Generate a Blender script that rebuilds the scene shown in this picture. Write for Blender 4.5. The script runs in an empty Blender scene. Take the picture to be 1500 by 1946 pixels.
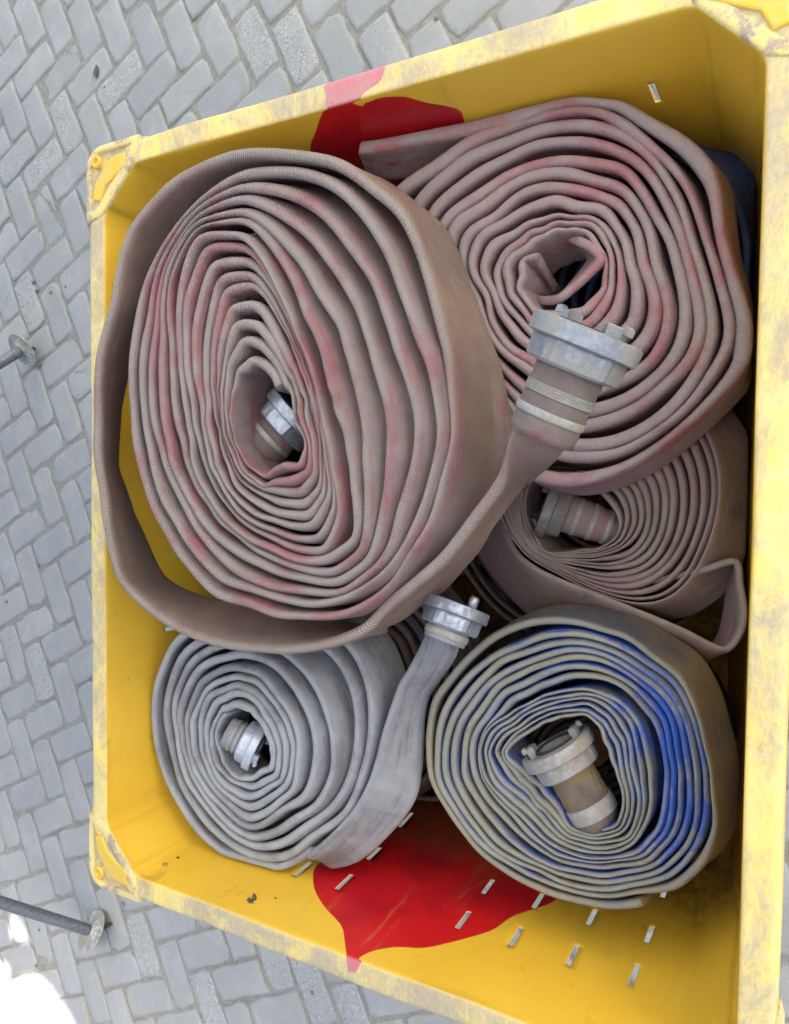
import bpy, bmesh, math, random
import numpy as np
from mathutils import Vector, Matrix

DATA = {}
DATA['cam'] = {'loc':[0.0739,-0.0485,1.6184],'R':[0.01123,-0.86418,-0.50306],'U':[0.99919,0.02912,-0.02771],'F':[-0.0386,0.50234,-0.86381],'f':1481.1}
DATA['A'] = {'c':[0.1531,0.6153],'sense':-1,'phi0':-2.7042,'idx':[0,1,5,6,10,14.6],'R':[[0.3012,0.3068,0.3069,0.3202,0.3435,0.3523,0.3157,0.302,0.298,0.3105,0.317,0.3593,0.3669,0.3611,0.3471,0.327,0.3076,0.2798,0.2626,0.2492,0.246,0.2522,0.2602,0.2644],[0.2725,0.2555,0.2477,0.2517,0.2402,0.2323,0.2381,0.2395,0.2489,0.2635,0.2817,0.3059,0.3243,0.3329,0.3239,0.2998,0.2701,0.2491,0.2377,0.2319,0.2322,0.2381,0.248,0.2545],[0.2144,0.1964,0.1785,0.1659,0.1577,0.1547,0.1548,0.1556,0.1613,0.1772,0.2093,0.2651,0.2949,0.2711,0.2041,0.1454,0.1186,0.1065,0.1003,0.1003,0.1061,0.1191,0.1467,0.1996],[0.1985,0.1824,0.1663,0.1543,0.145,0.1388,0.1373,0.1373,0.1435,0.1575,0.1844,0.2304,0.2722,0.2463,0.164,0.1165,0.095,0.0836,0.0772,0.0765,0.0805,0.0908,0.1123,0.1564],[0.1359,0.1286,0.1201,0.1079,0.1008,0.0907,0.0867,0.085,0.0893,0.0964,0.1128,0.143,0.1922,0.1866,0.1308,0.097,0.08,0.071,0.066,0.0658,0.0689,0.0765,0.0898,0.1134],[0.0539,0.0559,0.062,0.0668,0.0632,0.0622,0.0643,0.0616,0.0614,0.0643,0.0706,0.0758,0.0705,0.0516,0.0347,0.028,0.0248,0.0238,0.0244,0.0263,0.0305,0.0395,0.05,0.052]],'Z':[[0.7747,0.7834,0.7921,0.8005,0.8088,0.8252,0.839,0.84,0.84,0.8396,0.8368,0.8342,0.827,0.8175,0.8072,0.7975,0.7894,0.7845,0.7814,0.7805,0.7807,0.7819,0.7852,0.776],[0.7953,0.8016,0.8072,0.8123,0.8162,0.8192,0.8219,0.8233,0.8241,0.8241,0.823,0.8206,0.8162,0.81,0.8027,0.7961,0.7911,0.7876,0.7852,0.7839,0.7837,0.7846,0.7867,0.7907],[0.7975,0.8025,0.8067,0.81,0.8127,0.8148,0.8164,0.8174,0.818,0.8184,0.8187,0.8187,0.8152,0.8091,0.8037,0.801,0.7994,0.7982,0.7973,0.7966,0.796,0.7955,0.7947,0.794],[0.7981,0.8027,0.8066,0.8097,0.8121,0.8139,0.8153,0.8161,0.8166,0.817,0.8172,0.817,0.8145,0.8088,0.804,0.8019,0.8006,0.7998,0.7992,0.7988,0.7983,0.7979,0.7973,0.7966],[0.8005,0.8035,0.8063,0.8084,0.8101,0.811,0.8117,0.8121,0.8125,0.8127,0.8128,0.8128,0.8119,0.808,0.8043,0.8025,0.8014,0.8006,0.8001,0.7997,0.7994,0.7991,0.799,0.7991],[0.8034,0.8045,0.8058,0.8073,0.8084,0.8093,0.8101,0.8103,0.8104,0.8103,0.8101,0.8093,0.8078,0.8061,0.8051,0.8045,0.8041,0.8038,0.8035,0.8031,0.8027,0.8022,0.8018,0.8025]],'L':[[5.7,-6.4,-18.1,-7.8,3.8,18.9,29.0,33.4,32.3,24.8,12.7,2.9,-3.9,-2.4,-0.8,0.3,1.1,1.8,4.8,8.7,12.2,13.0,13.8,10.3],[2.5,-5.2,-9.5,-8.2,-6.8,-5.3,-1.9,2.4,6.1,6.5,6.9,7.2,7.6,7.8,8.6,10.1,11.8,13.6,16.3,19.4,21.6,19.9,18.4,11.0],[4.5,-3.2,-7.5,-6.2,-4.8,-3.3,-1.6,0.4,2.6,5.1,7.4,9.5,11.3,13.0,15.7,20.4,25.4,30.9,32.6,33.3,32.7,26.8,21.4,13.0],[4.0,1.5,0.0,0.0,0.0,0.0,0.0,0.0,0.3,1.5,2.7,3.7,4.7,5.5,6.7,8.8,11.1,13.5,15.1,16.7,17.2,13.4,9.9,6.8],[5.7,4.7,3.6,2.6,1.6,0.6,-0.2,-0.8,-1.0,-0.6,0.2,1.2,2.3,3.3,4.4,5.4,6.4,7.4,8.2,8.8,9.0,8.6,7.8,6.8],[0.0,0.0,0.0,0.0,0.0,0.0,0.0,0.0,0.0,0.0,0.0,0.0,0.0,0.0,0.0,0.0,0.0,0.0,0.0,0.0,0.0,0.0,0.0,0.0]],'w':0.112,'th':0.0165}
DATA['A_tail'] = [[0.1483,0.2682,0.805,0.1255,0.2134,0.78],[0.121,0.2809,0.8,0.1041,0.2341,0.77],[0.0935,0.2881,0.795,0.0825,0.2781,0.73],[0.0715,0.2975,0.79,0.0696,0.3056,0.705],[0.0324,0.3293,0.785,0.0271,0.34,0.7],[-0.0135,0.3688,0.78,-0.028,0.3827,0.69],[-0.0489,0.4107,0.775,-0.0659,0.4248,0.69],[-0.0829,0.4549,0.77,-0.1083,0.4745,0.69],[-0.1141,0.4822,0.77,-0.1292,0.5218,0.69]]
DATA['B'] = {'c':[0.3414,0.2768],'sense':-1,'phi0':0.8332,'idx':[0,1,5,8,10,11],'R':[[0.2537,0.2559,0.2288,0.2104,0.2059,0.2057,0.2005,0.1978,0.1915,0.1972,0.2152,0.2446,0.2449,0.2473,0.2518,0.2603,0.2491,0.213,0.1964,0.1919,0.1979,0.2125,0.2355,0.2704],[0.2259,0.2148,0.2022,0.1963,0.1934,0.1885,0.1795,0.1727,0.1743,0.1813,0.1973,0.2216,0.2311,0.2361,0.237,0.2331,0.2101,0.1809,0.1666,0.1622,0.1673,0.1777,0.1992,0.2262],[0.1377,0.1322,0.1283,0.1268,0.1218,0.1203,0.122,0.1193,0.1202,0.1243,0.135,0.1509,0.1634,0.1661,0.1586,0.1481,0.1358,0.1257,0.1171,0.1137,0.115,0.1211,0.1334,0.1435],[0.0801,0.0778,0.0731,0.0716,0.0699,0.0719,0.0741,0.0786,0.077,0.0802,0.0851,0.0928,0.1019,0.1004,0.0968,0.0924,0.0842,0.082,0.0767,0.0763,0.0773,0.0805,0.0826,0.0814],[0.05,0.0529,0.0518,0.0545,0.0536,0.0546,0.057,0.0574,0.0621,0.0641,0.0647,0.0655,0.0654,0.064,0.06,0.0598,0.0558,0.0559,0.0542,0.0514,0.0523,0.0499,0.0496,0.0493],[0.0341,0.0361,0.0381,0.0401,0.0409,0.0406,0.0354,0.0327,0.0275,0.0236,0.0219,0.0219,0.0209,0.0209,0.0225,0.0263,0.0308,0.036,0.0399,0.0386,0.0372,0.0345,0.0343,0.0345]],'Z':[[0.6768,0.6766,0.6736,0.6703,0.6671,0.6635,0.6594,0.6555,0.652,0.6486,0.645,0.6413,0.6412,0.6423,0.6445,0.6475,0.652,0.6568,0.6605,0.6637,0.6668,0.67,0.6734,0.677],[0.6731,0.6715,0.6691,0.6665,0.6635,0.6602,0.657,0.6542,0.6516,0.6492,0.6467,0.6445,0.6446,0.6462,0.6489,0.6524,0.6564,0.6598,0.6624,0.6647,0.6669,0.6689,0.6712,0.6732],[0.6657,0.664,0.6621,0.6602,0.6583,0.6565,0.6548,0.6536,0.6527,0.6521,0.6517,0.6516,0.6525,0.6546,0.6572,0.6597,0.6618,0.6635,0.6646,0.6655,0.6662,0.6668,0.6673,0.6671],[0.66,0.66,0.66,0.66,0.66,0.66,0.66,0.66,0.66,0.66,0.66,0.66,0.66,0.66,0.66,0.66,0.66,0.66,0.66,0.66,0.66,0.66,0.66,0.66],[0.66,0.66,0.66,0.66,0.66,0.66,0.66,0.66,0.66,0.66,0.66,0.66,0.66,0.66,0.66,0.66,0.66,0.66,0.66,0.66,0.66,0.66,0.66,0.66],[0.66,0.66,0.66,0.66,0.66,0.66,0.66,0.66,0.66,0.66,0.66,0.66,0.66,0.66,0.66,0.66,0.66,0.66,0.66,0.66,0.66,0.66,0.66,0.66]],'L':[[8.0,8.0,8.0,8.0,8.0,8.0,8.0,8.0,8.0,8.0,8.0,8.0,8.0,8.0,8.0,8.0,8.0,8.0,8.0,8.0,8.0,8.0,8.0,8.0],[6.0,6.0,6.0,6.0,6.0,6.0,6.0,6.0,6.0,6.0,6.0,6.0,6.0,6.0,6.0,6.0,6.0,6.0,6.0,6.0,6.0,6.0,6.0,6.0],[3.0,3.0,3.0,3.0,3.0,3.0,3.0,3.0,3.0,3.0,3.0,3.0,3.0,3.0,3.0,3.0,3.0,3.0,3.0,3.0,3.0,3.0,3.0,3.0],[0.0,0.0,0.0,0.0,0.0,0.0,0.0,0.0,0.0,0.0,0.0,0.0,0.0,0.0,0.0,0.0,0.0,0.0,0.0,0.0,0.0,0.0,0.0,0.0],[-10.0,-10.0,-10.0,-10.0,-10.0,-10.0,-10.0,-10.0,-10.0,-10.0,-10.0,-10.0,-10.0,-10.0,-10.0,-10.0,-10.0,-10.0,-10.0,-10.0,-10.0,-10.0,-10.0,-10.0],[-27.0,-27.0,-27.0,-27.0,-27.0,-27.0,-27.0,-27.0,-27.0,-27.0,-27.0,-27.0,-27.0,-27.0,-27.0,-27.0,-27.0,-27.0,-27.0,-27.0,-27.0,-27.0,-27.0,-27.0]],'w':0.088,'th':0.021,'start':0.0937}
DATA['B_tail'] = [[0.5608,0.5575,0.685,0.5333,0.5791,0.625],[0.5626,0.5265,0.682,0.5217,0.5396,0.615],[0.5634,0.4804,0.678,0.5231,0.4839,0.605],[0.5646,0.4277,0.672,0.5368,0.4255,0.595],[0.5643,0.38,0.668,0.5447,0.3689,0.59]]
DATA['B_tongue'] = [[0.3151,0.3138,0.625,0.3264,0.3204,0.58],[0.3053,0.2761,0.66,0.3238,0.2923,0.595],[0.3167,0.254,0.662,0.3393,0.2753,0.595],[0.332,0.2329,0.663,0.3568,0.2601,0.595],[0.3447,0.2193,0.664,0.3682,0.2533,0.595],[0.3562,0.2231,0.663,0.3768,0.2563,0.595],[0.3704,0.2406,0.662,0.3865,0.2664,0.595],[0.3912,0.2708,0.635,0.3981,0.2812,0.58]]
DATA['C'] = {'c':[0.0226,0.2797],'sense':-1,'phi0':-0.2234,'idx':[0,1,6,9,13],'R':[[0.1812,0.1972,0.2088,0.2023,0.1919,0.1828,0.1731,0.1655,0.155,0.1246,0.0984,0.0853,0.0794,0.0783,0.0809,0.0885,0.0928,0.1024,0.1145,0.1261,0.1358,0.1454,0.1532,0.1631],[0.1731,0.1886,0.2,0.1939,0.1841,0.1753,0.1659,0.1585,0.1483,0.119,0.0938,0.0813,0.0756,0.0745,0.077,0.0841,0.0882,0.0973,0.1087,0.1198,0.1291,0.1384,0.146,0.1556],[0.1176,0.1266,0.1308,0.132,0.1273,0.1222,0.1161,0.1065,0.0892,0.074,0.0634,0.0589,0.0588,0.0629,0.0671,0.0727,0.0769,0.082,0.0908,0.1008,0.1097,0.1101,0.1114,0.114],[0.0788,0.0808,0.0869,0.0911,0.0925,0.0916,0.085,0.0743,0.0622,0.0568,0.0512,0.0497,0.0517,0.0545,0.0612,0.0692,0.0768,0.0779,0.0836,0.0924,0.0977,0.0903,0.0848,0.0789],[0.0483,0.0441,0.0433,0.0451,0.0487,0.0549,0.0572,0.055,0.0456,0.0406,0.0389,0.04,0.0431,0.0504,0.0619,0.0583,0.0586,0.0623,0.0688,0.0762,0.0787,0.0704,0.0624,0.0527]],'Z':[[0.5531,0.5509,0.5486,0.5473,0.5468,0.5469,0.5476,0.5487,0.5502,0.5523,0.5538,0.5549,0.5557,0.5564,0.5572,0.5579,0.5584,0.5589,0.5592,0.5592,0.5587,0.5579,0.5566,0.555],[0.5542,0.5521,0.5499,0.5486,0.5481,0.5482,0.5489,0.55,0.5514,0.5534,0.5549,0.5559,0.5567,0.5574,0.5581,0.5588,0.5593,0.5597,0.5601,0.56,0.5596,0.5588,0.5576,0.556],[0.56,0.56,0.56,0.56,0.56,0.56,0.56,0.56,0.56,0.56,0.56,0.56,0.56,0.56,0.56,0.56,0.56,0.56,0.56,0.56,0.56,0.56,0.56,0.56],[0.56,0.56,0.56,0.56,0.56,0.56,0.56,0.56,0.56,0.56,0.56,0.56,0.56,0.56,0.56,0.56,0.56,0.56,0.56,0.56,0.56,0.56,0.56,0.56],[0.56,0.56,0.56,0.56,0.56,0.56,0.56,0.56,0.56,0.56,0.56,0.56,0.56,0.56,0.56,0.56,0.56,0.56,0.56,0.56,0.56,0.56,0.56,0.56]],'L':[[11.3,18.2,25.2,28.5,29.2,30.0,28.5,27.0,23.4,15.7,8.0,4.9,4.8,4.6,4.5,4.3,4.2,4.0,4.2,4.3,4.5,4.7,4.8,5.0],[6.0,9.3,12.6,14.5,15.2,16.0,13.4,10.7,8.1,5.6,3.0,2.0,2.0,2.0,2.0,2.0,2.0,2.0,2.2,2.3,2.5,2.7,2.8,3.0],[3.0,3.0,3.0,3.0,3.0,3.0,3.0,3.0,3.0,3.0,3.0,3.0,3.0,3.0,3.0,3.0,3.0,3.0,3.0,3.0,3.0,3.0,3.0,3.0],[0.0,0.0,0.0,0.0,0.0,0.0,0.0,0.0,0.0,0.0,0.0,0.0,0.0,0.0,0.0,0.0,0.0,0.0,0.0,0.0,0.0,0.0,0.0,0.0],[0.0,0.0,0.0,0.0,0.0,0.0,0.0,0.0,0.0,0.0,0.0,0.0,0.0,0.0,0.0,0.0,0.0,0.0,0.0,0.0,0.0,0.0,0.0,0.0]],'w':0.085,'th':0.0125}
DATA['C_tail'] = [[-0.0555,0.1748,0.545,-0.0508,0.1486,0.465],[-0.0374,0.1155,0.545,-0.0365,0.0992,0.465],[-0.0232,0.0741,0.545,-0.0298,0.08,0.47],[-0.0508,0.066,0.545,-0.0643,0.0891,0.47],[-0.0834,0.0599,0.548,-0.1009,0.0929,0.47],[-0.1102,0.0627,0.55,-0.1306,0.0988,0.47],[-0.1334,0.0775,0.55,-0.1606,0.113,0.475],[-0.1288,0.0993,0.552,-0.177,0.1247,0.485],[-0.1131,0.1306,0.56,-0.1762,0.1525,0.485],[-0.0929,0.1867,0.565,-0.1644,0.2218,0.485],[-0.0762,0.2396,0.565,-0.1491,0.2916,0.485],[-0.0575,0.2991,0.565,-0.1287,0.3659,0.485],[-0.0413,0.3398,0.56,-0.0841,0.4186,0.485],[-0.0197,0.3701,0.545,-0.0446,0.4506,0.485],[0.0182,0.3872,0.545,-0.0038,0.4723,0.485],[0.049,0.4002,0.545,0.0378,0.4887,0.485],[0.0879,0.4051,0.545,0.0884,0.4923,0.485]]
DATA['D'] = {'c':[-0.3351,0.7819],'sense':-1,'phi0':-2.3829,'idx':[0,1,2,4,8,9.5],'R':[[0.2013,0.2104,0.2191,0.2188,0.2155,0.21,0.2035,0.1967,0.1926,0.1969,0.1978,0.1946,0.1925,0.184,0.1766,0.1789,0.1915,0.2196,0.262,0.2602,0.2428,0.2267,0.2131,0.2022],[0.1829,0.1944,0.1948,0.1879,0.1836,0.1771,0.1707,0.1663,0.1609,0.1659,0.1679,0.1683,0.1687,0.1638,0.1585,0.161,0.1728,0.1994,0.229,0.2309,0.2212,0.2086,0.1942,0.1841],[0.1673,0.1741,0.1735,0.1656,0.1561,0.1499,0.1479,0.1469,0.1461,0.1491,0.1527,0.1524,0.1508,0.1461,0.144,0.1468,0.1561,0.1675,0.1707,0.1721,0.1723,0.1729,0.1692,0.1661],[0.1321,0.1383,0.1423,0.1345,0.1267,0.124,0.1221,0.1187,0.1177,0.1159,0.1142,0.1139,0.1138,0.109,0.1093,0.1079,0.1103,0.1115,0.1121,0.1166,0.124,0.1245,0.1249,0.1266],[0.0801,0.0813,0.0806,0.077,0.0742,0.0688,0.0676,0.064,0.0635,0.0605,0.0599,0.0543,0.0518,0.0482,0.0481,0.05,0.0505,0.0548,0.0578,0.0624,0.0654,0.0709,0.0725,0.0765],[0.0585,0.0625,0.0629,0.0635,0.0616,0.0539,0.0494,0.0478,0.0467,0.0474,0.0442,0.0408,0.0356,0.0337,0.0338,0.0326,0.0338,0.0376,0.0395,0.0431,0.0444,0.0478,0.0511,0.0561]],'Z':[[0.656,0.6561,0.6573,0.6598,0.663,0.6664,0.6698,0.673,0.6757,0.6783,0.6803,0.6815,0.6819,0.6812,0.6798,0.6782,0.6762,0.6737,0.6697,0.6649,0.661,0.6583,0.6567,0.6562],[0.6612,0.6614,0.663,0.6654,0.6679,0.6705,0.6729,0.6751,0.6769,0.6787,0.68,0.6807,0.6809,0.6802,0.6789,0.6774,0.6757,0.6734,0.6701,0.6665,0.6636,0.6618,0.6611,0.661],[0.6715,0.6725,0.6738,0.675,0.6761,0.677,0.6778,0.6783,0.6786,0.6788,0.6787,0.6783,0.6776,0.6767,0.6758,0.6747,0.6736,0.6723,0.6712,0.6704,0.6699,0.6697,0.6701,0.6707],[0.68,0.68,0.68,0.68,0.68,0.68,0.68,0.68,0.68,0.68,0.68,0.68,0.68,0.68,0.68,0.68,0.68,0.68,0.68,0.68,0.68,0.68,0.68,0.68],[0.68,0.68,0.68,0.68,0.68,0.68,0.68,0.68,0.68,0.68,0.68,0.68,0.68,0.68,0.68,0.68,0.68,0.68,0.68,0.68,0.68,0.68,0.68,0.68],[0.678,0.678,0.678,0.678,0.678,0.678,0.678,0.678,0.678,0.678,0.678,0.678,0.678,0.678,0.678,0.678,0.678,0.678,0.678,0.678,0.678,0.678,0.678,0.678]],'L':[[12.1,11.4,10.7,9.9,9.0,8.1,7.2,6.4,6.0,6.1,6.6,7.2,7.9,8.6,9.3,10.1,11.0,11.9,12.8,13.6,14.0,13.9,13.4,12.8],[15.3,13.5,11.7,9.8,7.6,5.3,2.9,1.0,0.0,0.3,1.5,3.0,4.7,6.5,8.3,10.2,12.4,14.7,17.1,19.0,20.0,19.7,18.5,17.0],[18.5,15.7,12.7,9.6,6.2,2.5,-1.3,-4.5,-5.9,-5.5,-3.6,-1.2,1.5,4.3,7.3,10.4,13.8,17.5,21.3,24.5,25.9,25.5,23.6,21.2],[11.3,9.5,7.7,5.8,3.6,1.3,-1.1,-3.0,-4.0,-3.7,-2.5,-1.0,0.7,2.5,4.3,6.2,8.4,10.7,13.1,15.0,16.0,15.7,14.5,13.0],[0.0,0.0,0.0,0.0,0.0,0.0,0.0,0.0,0.0,0.0,0.0,0.0,0.0,0.0,0.0,0.0,0.0,0.0,0.0,0.0,0.0,0.0,0.0,0.0],[0.0,0.0,0.0,0.0,0.0,0.0,0.0,0.0,0.0,0.0,0.0,0.0,0.0,0.0,0.0,0.0,0.0,0.0,0.0,0.0,0.0,0.0,0.0,0.0]],'w':0.083,'th':0.015}
DATA['D_tail'] = [[-0.1211,0.4422,0.675,-0.1322,0.4006,0.66],[-0.1515,0.4583,0.67,-0.1657,0.4152,0.645],[-0.1884,0.479,0.665,-0.2078,0.4492,0.625],[-0.2145,0.4969,0.66,-0.2406,0.4735,0.615],[-0.2468,0.5096,0.66,-0.2687,0.4792,0.615],[-0.2876,0.5241,0.66,-0.3003,0.4805,0.615],[-0.3284,0.5352,0.66,-0.3478,0.4825,0.615],[-0.3704,0.5501,0.66,-0.395,0.4906,0.62],[-0.4154,0.5755,0.66,-0.452,0.5304,0.62],[-0.4655,0.6179,0.66,-0.512,0.591,0.62],[-0.5148,0.6672,0.66,-0.5593,0.6889,0.595]]
DATA['E'] = {'c':[-0.2944,0.2518],'sense':-1,'phi0':-2.6073,'idx':[0,1,6,7,13],'R':[[0.1792,0.1767,0.1715,0.1706,0.1764,0.188,0.1959,0.2076,0.2072,0.2067,0.2,0.1937,0.1929,0.192,0.187,0.1859,0.185,0.1882,0.1771,0.1682,0.1678,0.1752,0.1825,0.1816],[0.1653,0.1639,0.159,0.1577,0.1644,0.1749,0.1842,0.1945,0.1935,0.1899,0.1825,0.1745,0.1713,0.1725,0.1742,0.174,0.174,0.1765,0.169,0.1614,0.1606,0.1651,0.1678,0.1679],[0.1225,0.1202,0.1171,0.1157,0.1158,0.1181,0.1252,0.131,0.1311,0.1262,0.1169,0.1119,0.1109,0.1133,0.119,0.1278,0.1313,0.1275,0.1222,0.1192,0.1186,0.1197,0.1221,0.1239],[0.1168,0.1157,0.1122,0.1085,0.1058,0.1078,0.116,0.1275,0.13,0.1228,0.1061,0.0973,0.0962,0.0965,0.1011,0.108,0.1118,0.1075,0.1006,0.099,0.1001,0.1029,0.1077,0.1133],[0.0814,0.0781,0.0727,0.0506,0.0433,0.0413,0.0423,0.0565,0.0904,0.076,0.0658,0.061,0.0583,0.0597,0.064,0.0697,0.0607,0.051,0.0467,0.0475,0.0518,0.061,0.0704,0.0789]],'Z':[[0.636,0.638,0.6401,0.6419,0.6437,0.6455,0.6469,0.648,0.6482,0.648,0.647,0.6456,0.644,0.6421,0.6399,0.6378,0.6357,0.6337,0.6327,0.6323,0.6321,0.632,0.6326,0.6341],[0.6363,0.6382,0.6401,0.6418,0.6435,0.6451,0.6465,0.6475,0.6477,0.6474,0.6464,0.6451,0.6435,0.6418,0.6399,0.6379,0.636,0.6341,0.6331,0.6326,0.6324,0.6325,0.6333,0.6346],[0.64,0.64,0.64,0.64,0.64,0.64,0.64,0.64,0.64,0.64,0.64,0.64,0.64,0.64,0.64,0.64,0.64,0.64,0.64,0.64,0.64,0.64,0.64,0.64],[0.64,0.64,0.64,0.64,0.64,0.64,0.64,0.64,0.64,0.64,0.64,0.64,0.64,0.64,0.64,0.64,0.64,0.64,0.64,0.64,0.64,0.64,0.64,0.64],[0.64,0.64,0.64,0.64,0.64,0.64,0.64,0.64,0.64,0.64,0.64,0.64,0.64,0.64,0.64,0.64,0.64,0.64,0.64,0.64,0.64,0.64,0.64,0.64]],'L':[[10.7,9.4,7.9,6.3,4.7,3.3,2.4,2.0,2.1,2.5,3.3,4.2,5.3,6.6,8.1,9.7,11.3,12.7,13.6,14.0,13.9,13.5,12.7,11.8],[8.7,7.4,5.9,4.3,2.7,1.3,0.4,0.0,0.1,0.5,1.3,2.2,3.3,4.6,6.1,7.7,9.3,10.7,11.6,12.0,11.9,11.5,10.7,9.8],[4.8,3.9,3.0,1.9,0.8,-0.1,-0.7,-1.0,-0.9,-0.6,-0.2,0.5,1.2,2.1,3.0,4.1,5.2,6.1,6.7,7.0,6.9,6.6,6.2,5.5],[3.4,2.7,2.0,1.2,0.4,-0.3,-0.8,-1.0,-0.9,-0.7,-0.4,0.1,0.6,1.3,2.0,2.8,3.6,4.3,4.8,5.0,4.9,4.7,4.4,3.9],[0.0,0.0,0.0,0.0,0.0,0.0,0.0,0.0,0.0,0.0,0.0,0.0,0.0,0.0,0.0,0.0,0.0,0.0,0.0,0.0,0.0,0.0,0.0,0.0]],'w':0.088,'th':0.0125}
DATA['F'] = {'c':[-0.2856,0.6581],'sense':-1,'phi0':0.2991,'idx':[0,8],'R':[[0.2055,0.2075,0.2095,0.2134,0.2162,0.215,0.2084,0.1979,0.1869,0.1786,0.1741,0.1714,0.1753,0.184,0.1954,0.212,0.2303,0.2448,0.2507,0.2471,0.2376,0.2269,0.215,0.2077],[0.0674,0.0693,0.071,0.0718,0.0708,0.0679,0.0634,0.0586,0.0544,0.0516,0.0504,0.0493,0.0501,0.0521,0.0541,0.0569,0.0599,0.0622,0.0636,0.0638,0.0634,0.0632,0.0638,0.0653]],'Z':[[0.555,0.555,0.555,0.555,0.555,0.555,0.555,0.555,0.555,0.555,0.555,0.555,0.555,0.555,0.555,0.555,0.555,0.555,0.555,0.555,0.555,0.555,0.555,0.555],[0.56,0.56,0.56,0.56,0.56,0.56,0.56,0.56,0.56,0.56,0.56,0.56,0.56,0.56,0.56,0.56,0.56,0.56,0.56,0.56,0.56,0.56,0.56,0.56]],'L':[[10.0,10.0,10.0,10.0,10.0,10.0,10.0,10.0,10.0,10.0,10.0,10.0,10.0,10.0,10.0,10.0,10.0,10.0,10.0,10.0,10.0,10.0,10.0,10.0],[5.0,5.0,5.0,5.0,5.0,5.0,5.0,5.0,5.0,5.0,5.0,5.0,5.0,5.0,5.0,5.0,5.0,5.0,5.0,5.0,5.0,5.0,5.0,5.0]],'w':0.085,'th':0.011}
DATA['G'] = {'c':[0.0429,0.2634],'sense':1,'phi0':0.0217,'idx':[0,12],'R':[[0.2038,0.2108,0.2207,0.2326,0.2447,0.2548,0.2589,0.2576,0.2514,0.242,0.2314,0.2217,0.2139,0.2078,0.2012,0.1971,0.1948,0.1938,0.1938,0.1924,0.1911,0.1912,0.1935,0.1985],[0.0391,0.0392,0.041,0.044,0.0472,0.051,0.0545,0.0568,0.0575,0.057,0.056,0.0552,0.0548,0.0544,0.0545,0.0549,0.055,0.0542,0.0521,0.0491,0.0457,0.043,0.0404,0.0389]],'Z':[[0.455,0.455,0.455,0.455,0.455,0.455,0.455,0.455,0.455,0.455,0.455,0.455,0.455,0.455,0.455,0.455,0.455,0.455,0.455,0.455,0.455,0.455,0.455,0.455],[0.46,0.46,0.46,0.46,0.46,0.46,0.46,0.46,0.46,0.46,0.46,0.46,0.46,0.46,0.46,0.46,0.46,0.46,0.46,0.46,0.46,0.46,0.46,0.46]],'L':[[4.0,4.0,4.0,4.0,4.0,4.0,4.0,4.0,4.0,4.0,4.0,4.0,4.0,4.0,4.0,4.0,4.0,4.0,4.0,4.0,4.0,4.0,4.0,4.0],[2.0,2.0,2.0,2.0,2.0,2.0,2.0,2.0,2.0,2.0,2.0,2.0,2.0,2.0,2.0,2.0,2.0,2.0,2.0,2.0,2.0,2.0,2.0,2.0]],'w':0.085,'th':0.0085}
DATA['H'] = {'c':[0.3061,0.2166],'sense':1,'phi0':2.3213,'idx':[0,9],'R':[[0.1208,0.1145,0.1082,0.1073,0.1064,0.1088,0.1125,0.1169,0.1252,0.1333,0.1445,0.1601,0.18,0.2041,0.231,0.2574,0.2773,0.28,0.2626,0.2338,0.2017,0.1725,0.15,0.1349],[0.0332,0.0364,0.0399,0.0426,0.0432,0.0405,0.0365,0.0325,0.0295,0.0271,0.0256,0.0253,0.0251,0.0259,0.0273,0.0283,0.029,0.0291,0.0288,0.0285,0.0282,0.0282,0.0292,0.0309]],'Z':[[0.525,0.525,0.525,0.525,0.525,0.525,0.525,0.525,0.525,0.525,0.525,0.525,0.525,0.525,0.525,0.525,0.525,0.525,0.525,0.525,0.525,0.525,0.525,0.525],[0.52,0.52,0.52,0.52,0.52,0.52,0.52,0.52,0.52,0.52,0.52,0.52,0.52,0.52,0.52,0.52,0.52,0.52,0.52,0.52,0.52,0.52,0.52,0.52]],'L':[[5.0,5.0,5.0,5.0,3.7,1.8,0.1,4.5,8.9,14.1,22.7,30.2,32.0,33.8,25.9,16.2,12.8,11.2,9.5,7.8,6.2,5.0,5.0,5.0],[3.0,3.0,3.0,3.0,3.0,3.0,3.0,3.0,3.0,3.0,3.0,3.0,3.0,3.0,3.0,3.0,3.0,3.0,3.0,3.0,3.0,3.0,3.0,3.0]],'w':0.085,'th':0.012}
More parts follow.
